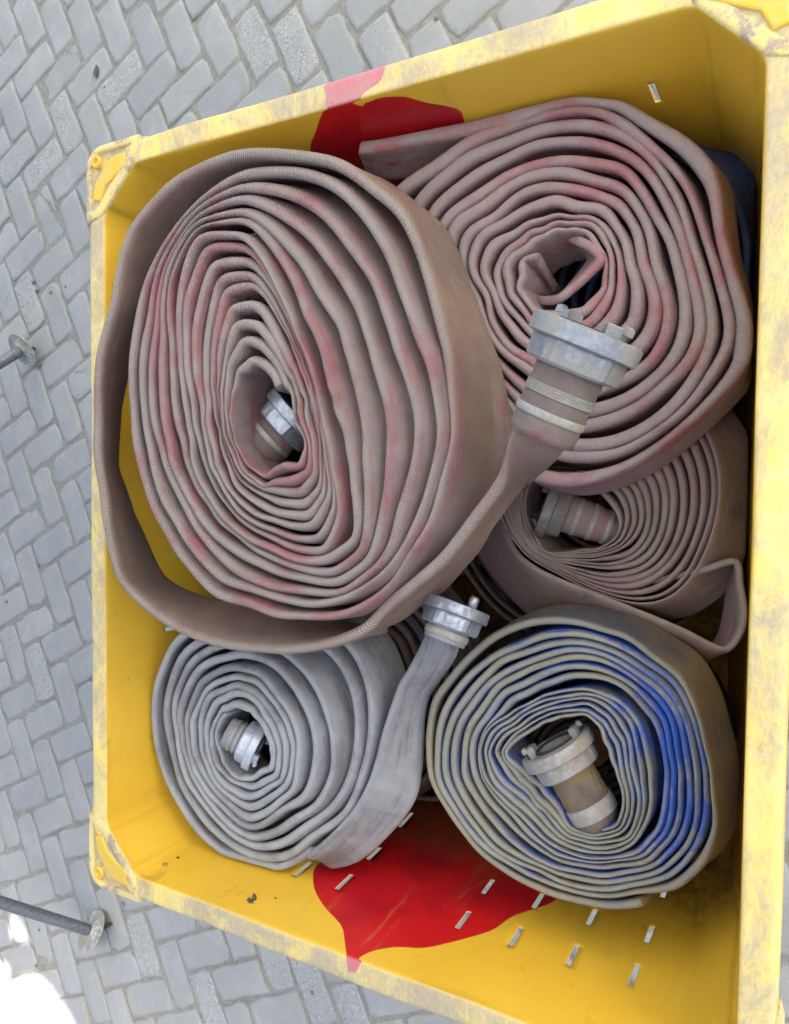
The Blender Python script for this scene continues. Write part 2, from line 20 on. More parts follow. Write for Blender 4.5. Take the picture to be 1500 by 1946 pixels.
DATA['I'] = {'c':[-0.2051,0.5257],'sense':1,'phi0':-1.6441,'idx':[0,6],'R':[[0.214,0.22,0.2288,0.2356,0.2422,0.248,0.2531,0.2586,0.2658,0.2733,0.2809,0.2913,0.3029,0.3128,0.3175,0.314,0.3021,0.2849,0.2654,0.2454,0.2298,0.22,0.2162,0.2124],[0.1116,0.1124,0.1115,0.1089,0.1054,0.1024,0.0987,0.097,0.0983,0.1005,0.1046,0.1112,0.119,0.1261,0.1303,0.1305,0.1273,0.1219,0.1162,0.1118,0.1094,0.109,0.1092,0.1102]],'Z':[[0.44,0.44,0.44,0.44,0.44,0.44,0.44,0.44,0.44,0.44,0.44,0.44,0.44,0.44,0.44,0.44,0.44,0.44,0.44,0.44,0.44,0.44,0.44,0.44],[0.44,0.44,0.44,0.44,0.44,0.44,0.44,0.44,0.44,0.44,0.44,0.44,0.44,0.44,0.44,0.44,0.44,0.44,0.44,0.44,0.44,0.44,0.44,0.44]],'L':[[4.0,4.0,4.0,4.0,4.0,4.0,4.0,4.0,4.0,4.0,4.0,4.0,4.0,4.0,4.0,4.0,4.0,4.0,4.0,4.0,4.0,4.0,4.0,4.0],[2.0,2.0,2.0,2.0,2.0,2.0,2.0,2.0,2.0,2.0,2.0,2.0,2.0,2.0,2.0,2.0,2.0,2.0,2.0,2.0,2.0,2.0,2.0,2.0]],'w':0.085,'th':0.011}
DATA['K'] = {'c':[-0.3048,0.2762],'sense':1,'phi0':0.0207,'idx':[0,12],'R':[[0.169,0.1647,0.1606,0.1621,0.1681,0.1748,0.1855,0.1973,0.2061,0.2087,0.2049,0.1957,0.1859,0.1783,0.1744,0.1747,0.1761,0.1805,0.1867,0.1925,0.195,0.1925,0.1855,0.1766],[0.0229,0.0221,0.0228,0.0239,0.0267,0.0301,0.0348,0.0398,0.0435,0.0443,0.0425,0.0402,0.0383,0.0366,0.0359,0.036,0.0368,0.0376,0.0376,0.0361,0.033,0.0296,0.0264,0.0239]],'Z':[[0.525,0.525,0.525,0.525,0.525,0.525,0.525,0.525,0.525,0.525,0.525,0.525,0.525,0.525,0.525,0.525,0.525,0.525,0.525,0.525,0.525,0.525,0.525,0.525],[0.525,0.525,0.525,0.525,0.525,0.525,0.525,0.525,0.525,0.525,0.525,0.525,0.525,0.525,0.525,0.525,0.525,0.525,0.525,0.525,0.525,0.525,0.525,0.525]],'L':[[3.0,3.0,3.0,3.0,3.0,3.0,3.0,3.0,3.0,3.0,3.0,3.0,3.0,3.0,3.0,3.0,3.0,3.0,3.0,3.0,3.0,3.0,3.0,3.0],[2.0,2.0,2.0,2.0,2.0,2.0,2.0,2.0,2.0,2.0,2.0,2.0,2.0,2.0,2.0,2.0,2.0,2.0,2.0,2.0,2.0,2.0,2.0,2.0]],'w':0.085,'th':0.0125}
DATA['J'] = {'c':[0.2029,0.7668],'sense':1,'phi0':-3.1355,'idx':[0,9],'R':[[0.2693,0.2801,0.2833,0.28,0.2735,0.267,0.2627,0.2616,0.2626,0.2649,0.2677,0.2684,0.2642,0.2543,0.2407,0.2276,0.2168,0.2062,0.2047,0.2041,0.2105,0.2229,0.2357,0.2529],[0.0599,0.0938,0.117,0.1266,0.1257,0.12,0.1096,0.0976,0.0823,0.0619,0.0393,0.0189,0.0078,0.0051,0.004,0.0034,0.0032,0.0032,0.0035,0.0041,0.0054,0.0071,0.0113,0.0291]],'Z':[[0.645,0.645,0.645,0.645,0.645,0.645,0.645,0.645,0.645,0.645,0.645,0.645,0.645,0.645,0.645,0.645,0.645,0.645,0.645,0.645,0.645,0.645,0.645,0.645],[0.65,0.65,0.65,0.65,0.65,0.65,0.65,0.65,0.65,0.65,0.65,0.65,0.65,0.65,0.65,0.65,0.65,0.65,0.65,0.65,0.65,0.65,0.65,0.65]],'L':[[4.0,4.0,4.0,4.0,4.0,4.0,4.0,4.0,4.0,4.0,4.0,4.0,4.0,4.0,4.0,4.0,4.0,4.0,4.0,4.0,4.0,4.0,4.0,4.0],[2.0,2.0,2.0,2.0,2.0,2.0,2.0,2.0,2.0,2.0,2.0,2.0,2.0,2.0,2.0,2.0,2.0,2.0,2.0,2.0,2.0,2.0,2.0,2.0]],'w':0.1,'th':0.011}
DATA['cpl'] = {'A1':{'p':[0.2258,0.1953,0.805],'a':[0.9051,-0.4248,0.0205],'r':0.061},'A2':{'p':[0.1662,0.6437,0.715],'a':[0.6896,-0.6532,-0.3127],'r':0.052},'C2':{'p':[0.0416,0.3209,0.545],'a':[0.3286,0.8895,0.3174],'r':0.046},'D1':{'p':[-0.0947,0.3986,0.685],'a':[0.9275,-0.2164,-0.3049],'r':0.046},'D2':{'p':[-0.3569,0.7693,0.65],'a':[-0.4067,-0.8389,-0.3617],'r':0.04},'E2':{'p':[-0.2781,0.274,0.625],'a':[0.8491,0.5165,0.111],'r':0.051}}
DATA['patch'] = [[[-1.608,2.6578],[-1.6171,2.4704],[-1.6098,2.4135],[-1.6753,2.4085],[-1.6436,2.3699],[-1.604,2.3176],[-1.5924,2.261],[-1.6026,2.2059],[-1.6271,2.1627],[-1.6563,2.1097],[-1.6939,2.063],[-1.765,2.0021],[-2.1937,1.8089],[-3.0859,3.6049],[-1.8927,3.567]],[[-1.4315,2.4025],[-1.4342,2.3616],[-1.4651,2.3303],[-1.5022,2.291],[-1.51,2.3568],[-1.5116,2.4093],[-1.4761,2.4148]]]
DATA['redtop'] = [[0.5605,0.0047],[0.586,-0.0179],[0.6105,-0.0432],[0.6344,-0.0633],[0.6624,-0.1],[0.8242,-0.2739],[0.5272,-0.3927],[0.3963,-0.0786],[0.408,-0.0669],[0.4186,-0.0544],[0.4381,-0.0406],[0.4474,-0.0225],[0.4653,-0.0133],[0.4838,-0.0076],[0.503,-0.0104],[0.5248,-0.0191],[0.5131,-0.0034]]
DATA['redbot'] = [[0.6814,-0.1489],[0.6616,-0.119],[0.6371,-0.0937],[0.6004,-0.0696],[0.558,-0.0511],[0.5372,-0.0242],[0.5039,0.0166],[0.5001,-0.0136],[0.4865,-0.0321],[0.4635,-0.0497],[0.4354,-0.0582],[0.4083,-0.0838],[0.3821,-0.1128],[0.3615,-0.1381],[0.3526,-0.1746],[0.3312,-0.2026],[0.3098,-0.2324],[0.3056,-0.2485],[0.4034,-0.3721],[0.6245,-0.5189],[0.7002,-0.3447],[0.6794,-0.1664]]
DATA['redrimtop'] = [[0.6054,0.5684],[0.5835,0.5623],[0.5599,0.5637],[0.5504,0.5123],[0.5647,0.5109],[0.5721,0.5029],[0.575,0.4926],[0.5774,0.4809],[0.5857,0.4747],[0.6037,0.4688],[0.6109,0.497]]
DATA['redrimbot'] = [[-0.5406,0.5238],[-0.5646,0.5193],[-0.6058,0.512],[-0.5929,0.5062],[-0.5763,0.4997],[-0.5509,0.4834],[-0.545,0.4917]]
DATA['slots'] = [[[0.1709,-0.2434],[0.1716,-0.2078]],[[0.2506,-0.2486],[0.2512,-0.209]],[[0.3284,-0.2485],[0.3294,-0.2062]],[[0.4063,-0.248],[0.4076,-0.2087]],[[0.615,-0.3651],[0.6131,-0.3045]],[[0.6178,-0.2505],[0.6137,-0.2073]],[[0.6189,-0.1638],[0.6193,-0.1173]],[[0.4088,-0.1621],[0.4074,-0.1185]],[[0.3289,-0.1608],[0.3267,-0.1195]],[[0.2497,-0.1622],[0.2497,-0.1169]],[[0.1695,-0.1623],[0.1707,-0.1144]]]
DATA['slottop'] = [[0.1664,-0.1163],[0.1626,-0.1558]]
DATA['s1'] = {'p':[0.4823,2.2488,0.05],'a':[-0.5786,0.0469,0.8143],'r':0.055}
DATA['s2'] = {'p':[-1.3185,1.9268,0.05],'a':[0.5691,0.2845,0.7715],'r':0.06}
DATA['tips'] = [[0.4938,2.2436,0.005],[-1.3051,1.8855,0.005]]
DATA['pebbles'] = [[0.6801,2.238,0.0],[0.7093,2.2566,0.0],[0.6658,2.1692,0.0],[0.7164,2.0942,0.0],[0.6758,2.097,0.0],[0.4394,2.2324,0.0],[0.867,2.2281,0.0],[-0.2141,2.2416,0.0],[-0.3471,2.412,0.0],[-1.2331,1.8413,0.0],[-1.4392,2.2512,0.0],[-1.5669,2.2664,0.0],[1.2485,1.9136,0.0],[1.0173,2.3718,0.0],[1.1334,0.796,0.0],[-1.0808,0.7699,0.0],[-1.261,1.123,0.0],[1.0263,0.3981,0.0]]
DATA['grid'] = {'e':[-0.897,-0.441]}
DATA['twigs'] = [[0.6675,2.4047,0.0],[0.4155,2.0139,0.0],[0.3271,2.0392,0.0],[0.9794,1.8457,0.0]]
DATA['leaf'] = [1.302,1.9485,0.0]
DATA['crumbs'] = [[0.9054,-0.0426],[0.9021,-0.0662],[0.7134,-0.0309],[0.7126,-0.0384],[0.6845,-0.0525]]
DATA['brickprobe'] = [[1.3714,1.4904],[1.3318,1.5488],[1.1538,1.4611],[1.2157,1.3775]]

scene = bpy.context.scene
COL = scene.collection
H = 0.76            # height of the crate rim above the pavement
rng = np.random.default_rng(7)
random.seed(7)

# ------------------------------------------------------------------ camera
cd = DATA['cam']
cam = bpy.data.cameras.new('camera'); co = bpy.data.objects.new('camera', cam); COL.objects.link(co)
cam.sensor_fit = 'VERTICAL'; cam.sensor_height = 36.0; cam.lens = 36.0 * cd['f'] / 1946.0
cam.clip_start = 0.02; cam.clip_end = 200
Rv, Uv, Fv = Vector(cd['R']), Vector(cd['U']), Vector(cd['F'])
m = Matrix((Rv, Uv, -Fv)).transposed().to_4x4(); m.translation = Vector(cd['loc'])
co.matrix_world = m
scene.camera = co

# ------------------------------------------------------------------ light
SUN_EL, SUN_AZ = math.radians(48), math.radians(-42)     # azimuth counted from +X towards +Y
world = bpy.data.worlds.new('World'); scene.world = world; world.use_nodes = True
wn = world.node_tree; wn.nodes.clear()
sky = wn.nodes.new('ShaderNodeTexSky'); sky.sky_type = 'NISHITA'; sky.sun_disc = False
sky.sun_elevation = SUN_EL; sky.sun_rotation = math.pi / 2 - SUN_AZ
sky.air_density = 0.7; sky.dust_density = 8.0; sky.ozone_density = 1.0
bg = wn.nodes.new('ShaderNodeBackground'); bg.inputs[1].default_value = 0.15
wo = wn.nodes.new('ShaderNodeOutputWorld')
wn.links.new(sky.outputs[0], bg.inputs[0]); wn.links.new(bg.outputs[0], wo.inputs[0])
sd = Vector((math.cos(SUN_EL) * math.cos(SUN_AZ), math.cos(SUN_EL) * math.sin(SUN_AZ), math.sin(SUN_EL)))
sl = bpy.data.lights.new('sun', 'SUN'); sl.energy = 4.5; sl.angle = math.radians(0.5); sl.color = (1.0, 0.96, 0.91)
so = bpy.data.objects.new('sun', sl); COL.objects.link(so); so.rotation_euler = sd.to_track_quat('Z', 'Y').to_euler()
so.location = sd * 20
scene.view_settings.view_transform = 'Standard'; scene.view_settings.look = 'None'
scene.cycles.diffuse_bounces = 7; scene.cycles.max_bounces = 12
scene.view_settings.gamma = 1.0; scene.view_settings.exposure = 1.5

# ------------------------------------------------------------------ helpers
def tag(o, label=None, cat=None, group=None, kind=None):
    if label: o['label'] = label
    if cat: o['category'] = cat
    if group: o['group'] = group
    if kind: o['kind'] = kind
    return o

def empty(name, loc, label, cat, group=None):
    o = bpy.data.objects.new(name, None); COL.objects.link(o); o.location = loc; o.empty_display_size = .05
    return tag(o, label, cat, group)

def wloc(o):
    v = Vector((0, 0, 0))
    while o is not None:
        v = v + o.location; o = o.parent
    return v

def mesh_obj(name, V, Fc, mat, parent=None, smooth=True, uv=None, attrs=None, link=True):
    """V in world coordinates; stored relative to the parent's position"""
    me = bpy.data.meshes.new(name)
    V = np.asarray(V, float)
    if parent is not None: V = V - np.array(wloc(parent))
    me.from_pydata([tuple(v) for v in V] if len(V) < 4000 else V.tolist(), [], Fc if isinstance(Fc, list) else Fc.tolist())
    if smooth: me.polygons.foreach_set('use_smooth', np.ones(len(me.polygons), bool))
    if uv is not None:
        l = me.uv_layers.new(name='UVMap'); li = np.zeros(len(me.loops), np.int32); me.loops.foreach_get('vertex_index', li)
        l.data.foreach_set('uv', np.asarray(uv, np.float32)[li].ravel())
    for k, a in (attrs or {}).items():
        at = me.attributes.new(k, 'FLOAT', 'POINT'); at.data.foreach_set('value', np.asarray(a, np.float32))
    me.update()
    for q in (mat if isinstance(mat, (list, tuple)) else [mat]): me.materials.append(q)
    o = bpy.data.objects.new(name, me)
    if link: COL.objects.link(o)
    if parent is not None: o.parent = parent
    return o

def auto_smooth(o, deg=35):
    me = o.data; bm = bmesh.new(); bm.from_mesh(me)
    for e in bm.edges:
        e.smooth = not (len(e.link_faces) == 2 and e.calc_face_angle(0) > math.radians(deg))
    bm.to_mesh(me); bm.free()

class NT:
    """small wrapper for building node materials"""
    def __init__(s, name):
        s.m = bpy.data.materials.new(name); s.m.use_nodes = True; s.t = s.m.node_tree; s.t.nodes.clear()
        s.out = s.n('ShaderNodeOutputMaterial'); s.b = s.n('ShaderNodeBsdfPrincipled')
        s.t.links.new(s.b.outputs[0], s.out.inputs[0])
    def n(s, typ, **kw):
        x = s.t.nodes.new(typ)
        for k, v in kw.items(): setattr(x, k, v)
        return x
    def put(s, sock, v):
        if hasattr(v, 'is_output'): s.t.links.new(v, sock)
        elif isinstance(v, (int, float)): sock.default_value = v
        else: sock.default_value = (*v, 1.0)[:4] if len(sock.default_value) == 4 else v
    def noise(s, vec, scale, detail=4, rough=.55, dist=0.0):
        x = s.n('ShaderNodeTexNoise'); s.put(x.inputs['Vector'], vec); x.inputs['Scale'].default_value = scale
        x.inputs['Detail'].default_value = detail; x.inputs['Roughness'].default_value = rough; x.inputs['Distortion'].default_value = dist
        return x.outputs[0]
    def ramp(s, f, a, b, lo=0.0, hi=1.0, smooth=True):
        x = s.n('ShaderNodeMapRange'); x.interpolation_type = 'SMOOTHSTEP' if smooth else 'LINEAR'
        s.put(x.inputs['Value'], f); s.put(x.inputs['From Min'], a); s.put(x.inputs['From Max'], b)
        s.put(x.inputs['To Min'], lo); s.put(x.inputs['To Max'], hi); return x.outputs[0]
    def math(s, op, a, b=0.0, c=None, clamp=False):
        x = s.n('ShaderNodeMath', operation=op, use_clamp=clamp); s.put(x.inputs[0], a); s.put(x.inputs[1], b)
        if c is not None: s.put(x.inputs[2], c)
        return x.outputs[0]
    def mix(s, f, a, b, mode='MIX'):
        x = s.n('ShaderNodeMix', data_type='RGBA', blend_type=mode); s.put(x.inputs[0], f); s.put(x.inputs[6], a); s.put(x.inputs[7], b)
        return x.outputs[2]
    def attr(s, name): return s.n('ShaderNodeAttribute', attribute_name=name).outputs['Fac']
    def sep(s, v):
        x = s.n('ShaderNodeSeparateXYZ'); s.put(x.inputs[0], v); return x.outputs
    def comb(s, a, b, c):
        x = s.n('ShaderNodeCombineXYZ'); s.put(x.inputs[0], a); s.put(x.inputs[1], b); s.put(x.inputs[2], c); return x.outputs[0]
    def scale(s, v, k):
        x = s.n('ShaderNodeVectorMath', operation='MULTIPLY'); s.put(x.inputs[0], v); x.inputs[1].default_value = k; return x.outputs[0]
    def bump(s, h, strength=.5, dist=.001, normal=None):
        x = s.n('ShaderNodeBump'); x.inputs['Strength'].default_value = strength; x.inputs['Distance'].default_value = dist
        s.put(x.inputs['Height'], h)
        if normal is not None: s.put(x.inputs['Normal'], normal)
        return x.outputs[0]
    @property
    def pos(s): return s.n('ShaderNodeNewGeometry').outputs['Position']
    @property
    def uv(s): return s.n('ShaderNodeTexCoord').outputs['UV']
    def done(s, col, rough=.7, normal=None, metal=0.0, spec=.5):
        s.put(s.b.inputs['Base Color'], col); s.put(s.b.inputs['Roughness'], rough); s.put(s.b.inputs['Metallic'], metal)
        s.b.inputs['Specular IOR Level'].default_value = spec
        if normal is not None: s.put(s.b.inputs['Normal'], normal)
        return s.m

def srgb(r, g, b, k=1.0):
    f = lambda c: ((c / 255) / 12.92 if c / 255 <= .04045 else ((c / 255 + .055) / 1.055) ** 2.4) * k
    return (f(r), f(g), f(b))

# ------------------------------------------------------------------ hose canvas
def hose_mat(name, base, base2, edge, accent=None, amount=.5, accent_dir=None, rib=.0032, twill=.35, ribstr=.55, stain=None, stain_amt=.0, rough=.85, dark=None, seed=0.0, facemix=None, outer=None, ribcol=.3, acc=.8):
    N = NT(name); P = N.pos; uv = N.uv; u, v, _ = N.sep(uv)
    HK = lambda c: tuple(x * .88 for x in c)
    base, base2, edge = HK(base), HK(base2), HK(edge)
    if accent is not None: accent = HK(accent)
    if stain is not None: stain = HK(stain)
    if outer is not None: outer = (outer[0], HK(outer[1]), HK(outer[2]), outer[3])
    off = N.n('ShaderNodeVectorMath', operation='ADD'); N.put(off.inputs[0], P); off.inputs[1].default_value = (seed, seed * .7, 0)
    Pn = off.outputs[0]
    n1 = N.noise(Pn, 9, 5, .6); n2 = N.noise(Pn, 45, 5, .65)
    uvn = N.comb(N.math('MULTIPLY', u, 3.2), N.math('MULTIPLY', v, 4.0), seed)
    n3 = N.noise(uvn, 1.0, 5, .62, .3)
    col = N.mix(N.ramp(n1, .35, .65), base, base2)
    col = N.mix(N.math('MULTIPLY', N.ramp(n2, .4, .75), .35), col, edge)
    if accent is not None:
        a = N.ramp(N.math('ADD', N.math('MULTIPLY', n3, .6), N.math('MULTIPLY', N.noise(Pn, 14, 5, .7), .4)), .5 - .04 - (amount - .5) * .35, .5 + .08 - (amount - .5) * .35)
        if accent_dir is not None:
            (dx, dy, x0, wdt) = accent_dir
            sx, sy, sz = N.sep(P)
            dd = N.math('ADD', N.math('MULTIPLY', sx, dx), N.math('MULTIPLY', sy, dy))
            g = N.ramp(dd, x0 - wdt, x0 + wdt)
            a = N.math('MULTIPLY', a, N.math('ADD', N.math('MULTIPLY', g, .62), .38))
            a = N.math('MAXIMUM', a, N.math('MULTIPLY', N.math('MULTIPLY', N.ramp(dd, x0 + wdt * .9, x0 + wdt * 2.0), N.ramp(n2, .36, .52)), N.ramp(n3, .36, .52)))
        if facemix is not None:
            # the pile is rubbed off the two folded edges of the flat hose, the paint survives on the faces
            e = N.math('MINIMUM', v, N.math('SUBTRACT', 1.0, v))
            a = N.math('MULTIPLY', a, N.ramp(N.math('ADD', N.math('ADD', e, N.math('MULTIPLY', N.math('SUBTRACT', n2, .5), .12)), N.math('MULTIPLY', N.ramp(dd, x0 + wdt * 1.0, x0 + wdt * 1.9), .07)), facemix[0], facemix[1]))
        acc_a = N.math('MULTIPLY', a, acc)
    if outer is not None:
        if accent is not None: acc_a = N.math('MULTIPLY', acc_a, N.ramp(u, outer[0] - .1, outer[0] + .1, .12 if acc > .9 else .4, 1))
        # the turn that lay outermost has picked up the most earth
        ou = N.ramp(u, outer[0] - .08, outer[0] + .08, 1, 0)
        on = N.ramp(N.noise(Pn, 7, 5, .6), .35, .65)
        col = N.mix(N.math('MULTIPLY', ou, outer[3]), col, N.mix(on, outer[1], outer[2]))
    if stain is not None:
        st = N.ramp(N.noise(Pn, 6, 6, .65), .62 - stain_amt * .3, .72 - stain_amt * .3)
        col = N.mix(N.math('MULTIPLY', st, .8), col, stain)
    # dust on the worn folded edge
    e = N.math('MINIMUM', v, N.math('SUBTRACT', 1.0, v))
    col = N.mix(N.math('MULTIPLY', N.ramp(N.math('ADD', e, N.math('MULTIPLY', n2, .05)), .10, .03), .55), col, edge)
    if accent is not None: col = N.mix(N.math('MULTIPLY', acc_a, N.ramp(e, -.02, .05, .6 if acc < .9 else .88, 1)), col, accent)
    # fine weave: ribs across the hose, slightly slanted
    ph = N.math('MULTIPLY', N.math('ADD', u, N.math('MULTIPLY', v, twill * .1)), 2 * math.pi / rib)
    w = N.math('SINE', ph)
    w = N.math('ADD', N.math('MULTIPLY', w, .5), .5)
    cross = N.math('SINE', N.math('MULTIPLY', v, 2 * math.pi * 30))
    hgt = N.math('ADD', w, N.math('MULTIPLY', cross, .12))
    col = N.mix(N.math('MULTIPLY', N.math('SUBTRACT', 1.0, w), ribcol), col, N.mix(.65, col, (0.03, .03, .03)))
    sp = N.ramp(N.noise(Pn, 420, 2, .5), .68, .78)
    col = N.mix(N.math('MULTIPLY', sp, .35), col, srgb(205, 200, 190))
    nrm = N.bump(hgt, ribstr, .0008)
    nrm = N.bump(N.noise(Pn, 38, 4, .6), .5, .004, nrm)
    # soft creases running across the hose
    cr = N.noise(N.comb(N.math('MULTIPLY', u, 16.0), N.math('ADD', N.math('MULTIPLY', v, 1.3), N.math('MULTIPLY', u, 3.0)), seed), 1.0, 3, .5, .6)
    nrm = N.bump(cr, .55, .012, nrm)
    return N.done(col, rough, nrm, 0, .25)

M = {}
M['A'] = hose_mat('pink_brown_canvas', srgb(168, 148, 145), srgb(154, 140, 132), srgb(184, 178, 170), srgb(174, 104, 110), .48, twill=1.0, seed=3.1, ribstr=1.2, ribcol=.58, stain=srgb(150, 130, 116), stain_amt=.10, outer=(2.15, srgb(170, 148, 128), srgb(144, 128, 116), .88))
M['B'] = hose_mat('dusty_pink_canvas', srgb(156, 132, 134), srgb(142, 124, 124), srgb(172, 160, 156), srgb(166, 92, 98), .42, seed=8.3, rib=.0026, ribstr=.35, stain=srgb(150, 140, 124), stain_amt=-.02)
M['C'] = hose_mat('earth_brown_canvas', srgb(152, 134, 130), srgb(150, 138, 124), srgb(164, 152, 142), srgb(160, 122, 130), .45, seed=1.7, rib=.0022, ribstr=.3, stain=srgb(108, 98, 76), stain_amt=.15)
M['D'] = hose_mat('grey_canvas', srgb(160, 165, 168), srgb(148, 150, 155), srgb(186, 190, 188), srgb(126, 124, 126), .48, seed=5.9, rib=.0022, ribstr=.35, stain=srgb(164, 146, 118), stain_amt=-.02)
M['E'] = hose_mat('blue_grey_canvas', srgb(138, 140, 130), srgb(118, 114, 98), srgb(166, 166, 152), srgb(14, 84, 190), .56, acc=.92, accent_dir=(.25, -1, -.42, .14), facemix=(.0, .06), seed=2.2, rib=.002, ribstr=.25, outer=(1.28, srgb(142, 122, 84), srgb(98, 96, 92), .95), stain=srgb(100, 90, 68), stain_amt=.16)
M['F'] = hose_mat('dark_brown_canvas', srgb(96, 84, 78), srgb(70, 62, 62), srgb(112, 100, 92), srgb(38, 46, 84), .5, seed=6.6, rib=.0022, ribstr=.3)
M['G'] = hose_mat('old_brown_canvas', srgb(120, 104, 96), srgb(98, 86, 80), srgb(130, 116, 104), srgb(48, 54, 92), .35, seed=9.1, rib=.0022, ribstr=.3)
M['H'] = hose_mat('navy_canvas', srgb(64, 92, 168), srgb(76, 92, 140), srgb(90, 90, 92), srgb(32, 50, 104), .5, seed=4.4, rib=.0022, ribstr=.3)

def metal_mat(name, a, b, dirt, amt=.45, metal=.75, rough=.42):
    N = NT(name); P = N.pos
    n1 = N.noise(P, 30, 5, .65); n2 = N.noise(P, 120, 4, .6); n3 = N.noise(P, 600, 2, .5)
    c = N.mix(N.ramp(n2, .35, .65), a, b)
    d = N.ramp(n1, .62 - amt * .3, .72 - amt * .3)
    c = N.mix(N.math('MULTIPLY', d, .7), c, dirt)
    c = N.mix(N.math('MULTIPLY', N.ramp(n3, .66, .74), .5), c, (.05, .05, .05))
    nr = N.bump(N.math('ADD', n2, N.math('MULTIPLY', n3, .5)), .35, .0006)
    return N.done(c, N.ramp(n1, .3, .7, rough - .08, rough + .25), nr, N.math('MULTIPLY', N.math('SUBTRACT', 1.0, d), metal), .5)
M['alu'] = metal_mat('worn_aluminium', (.30, .33, .37), (.22, .245, .28), srgb(136, 134, 124), .55, .5)
M['alu_bright'] = metal_mat('bright_aluminium', (.38, .43, .50), (.28, .32, .38), srgb(108, 108, 106), .35, .7, .36)
M['alu_pale'] = metal_mat('pale_aluminium', (.55, .60, .66), (.46, .50, .56), srgb(150, 150, 150), .1, .35, .4)
M['alu_dull'] = metal_mat('dull_aluminium', (.33, .34, .33), (.27, .27, .255), srgb(142, 136, 122), .5, .3, .5)
M['alu_dark'] = metal_mat('grimy_aluminium', (.22, .22, .24), (.16, .16, .17), srgb(104, 94, 84), .6, .5, .5)
M['band'] = metal_mat('binding_band', (.34, .35, .32), (.28, .29, .27), srgb(146, 138, 120), .45, .2, .6)
M['seal'] = NT('rubber_seal'); M['seal'] = M['seal'].done((.03, .03, .03), .7)
M['steel'] = metal_mat('galvanised_steel', (.16, .18, .20), (.24, .26, .28), srgb(110, 108, 100), .2, .7, .45)
M['plate'] = metal_mat('dirty_foot_plate', (.5, .52, .5), (.4, .42, .4), srgb(128, 122, 100), .7, .35, .5)
M['rust'] = metal_mat('rusty_spike', (.05, .04, .035), (.09, .06, .045), srgb(84, 66, 50), .4, .3, .8)

# ------------------------------------------------------------------ crate plastic
def crate_mat():
    N = NT('yellow_plastic'); P = N.pos
    rim = N.attr('rim'); red = N.attr('red')
    n1 = N.noise(P, 5, 4, .55); n2 = N.noise(P, 28, 6, .68); n3 = N.noise(P, 160, 4, .6)
    yel = N.mix(N.ramp(n1, .35, .65), (.84, .54, .05), (.80, .49, .04))
    reds = N.mix(N.ramp(N.noise(P, 11, 3, .5), .35, .65), (.60, .012, .014), (.44, .008, .016))
    m_red = N.ramp(N.math('ADD', red, N.math('MULTIPLY', N.math('SUBTRACT', N.noise(P, 60, 3, .6), .5), .0012)), -.0006, .0008)
    face = N.mix(m_red, yel, reds)
    # sun-bleached, scuffed rim
    ry = N.mix(N.ramp(n2, .35, .7), (.84, .66, .17), (.78, .64, .28))
    rr = N.mix(N.ramp(n2, .4, .7), (.58, .17, .20), (.50, .26, .27))
    rimc = N.mix(m_red, ry, rr)
    st = N.noise(P, 7, 7, .70, .8); sc2 = N.noise(N.scale(P, (1.0, 3.0, 1.0)), 60, 4, .7, 1.0)
    dirt = N.math('MULTIPLY', N.ramp(N.math('ADD', N.math('MULTIPLY', st, .75), N.math('MULTIPLY', sc2, .25)), .40, .60), N.math('SUBTRACT', .80, N.math('MULTIPLY', m_red, .5)))
    rimc = N.mix(dirt, rimc, N.mix(N.ramp(n3, .35, .65), srgb(176, 164, 142), srgb(158, 150, 138)))
    scr = N.ramp(N.noise(N.scale(P, (1.0, 6.0, 1.0)), 70, 3, .8, 2.0), .66, .70)
    rimc = N.mix(N.math('MULTIPLY', scr, .45), rimc, srgb(120, 110, 96))
    pits = N.ramp(N.noise(P, 95, 3, .7), .70, .74)
    rimc = N.mix(N.math('MULTIPLY', pits, .55), rimc, (.12, .09, .06))
    col = N.mix(rim, face, rimc)
    # smears of dirt inside
    sm = N.math('MULTIPLY', N.ramp(N.noise(P, 13, 6, .7), .60, .72), .35)
    col = N.mix(sm, col, srgb(128, 92, 38))
    vs = N.noise(N.scale(P, (9.0, 9.0, 1.2)), 4, 6, .72, .4)
    col = N.mix(N.math('MULTIPLY', N.math('MULTIPLY', N.ramp(vs, .56, .74), .30), N.math('SUBTRACT', 1.0, rim)), col, srgb(178, 150, 86))
    fs = N.ramp(N.noise(N.scale(P, (1.0, 1.0, 3.0)), 24, 8, .85, 3.0), .655, .675)
    col = N.mix(N.math('MULTIPLY', N.math('MULTIPLY', fs, .35), N.math('SUBTRACT', 1.0, rim)), col, srgb(226, 190, 150))
    gr = N.ramp(N.noise(P, 75, 3, .6), .73, .76)
    col = N.mix(N.math('MULTIPLY', gr, .55), col, srgb(92, 66, 36))
    # grime on the lower walls, with the deep crate's shade painted in as brown
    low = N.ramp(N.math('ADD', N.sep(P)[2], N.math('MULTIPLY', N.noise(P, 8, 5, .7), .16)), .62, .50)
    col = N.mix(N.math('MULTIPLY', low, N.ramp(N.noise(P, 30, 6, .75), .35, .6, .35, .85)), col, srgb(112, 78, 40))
    sc = N.ramp(N.noise(N.scale(P, (1, 1, 5.0)), 55, 5, .8, 1.2), .70, .72)
    col = N.mix(N.math('MULTIPLY', sc, .32), col, srgb(214, 190, 120))
    nr = N.bump(n2, .12, .003)
    nr = N.bump(n3, .25, .0006, nr)
    return N.done(col, N.mix(rim, (.36, .36, .36), (.68, .68, .68)), nr, 0, .5)
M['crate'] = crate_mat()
N = NT('worn_rim_plastic'); P = N.pos; n2 = N.noise(P, 30, 6, .7); n3 = N.noise(P, 150, 4, .6)
c = N.mix(N.ramp(n2, .35, .7), (.78, .62, .20), (.70, .58, .30)); c = N.mix(N.ramp(N.noise(P, 22, 6, .75), .46, .58), c, srgb(164, 152, 134))
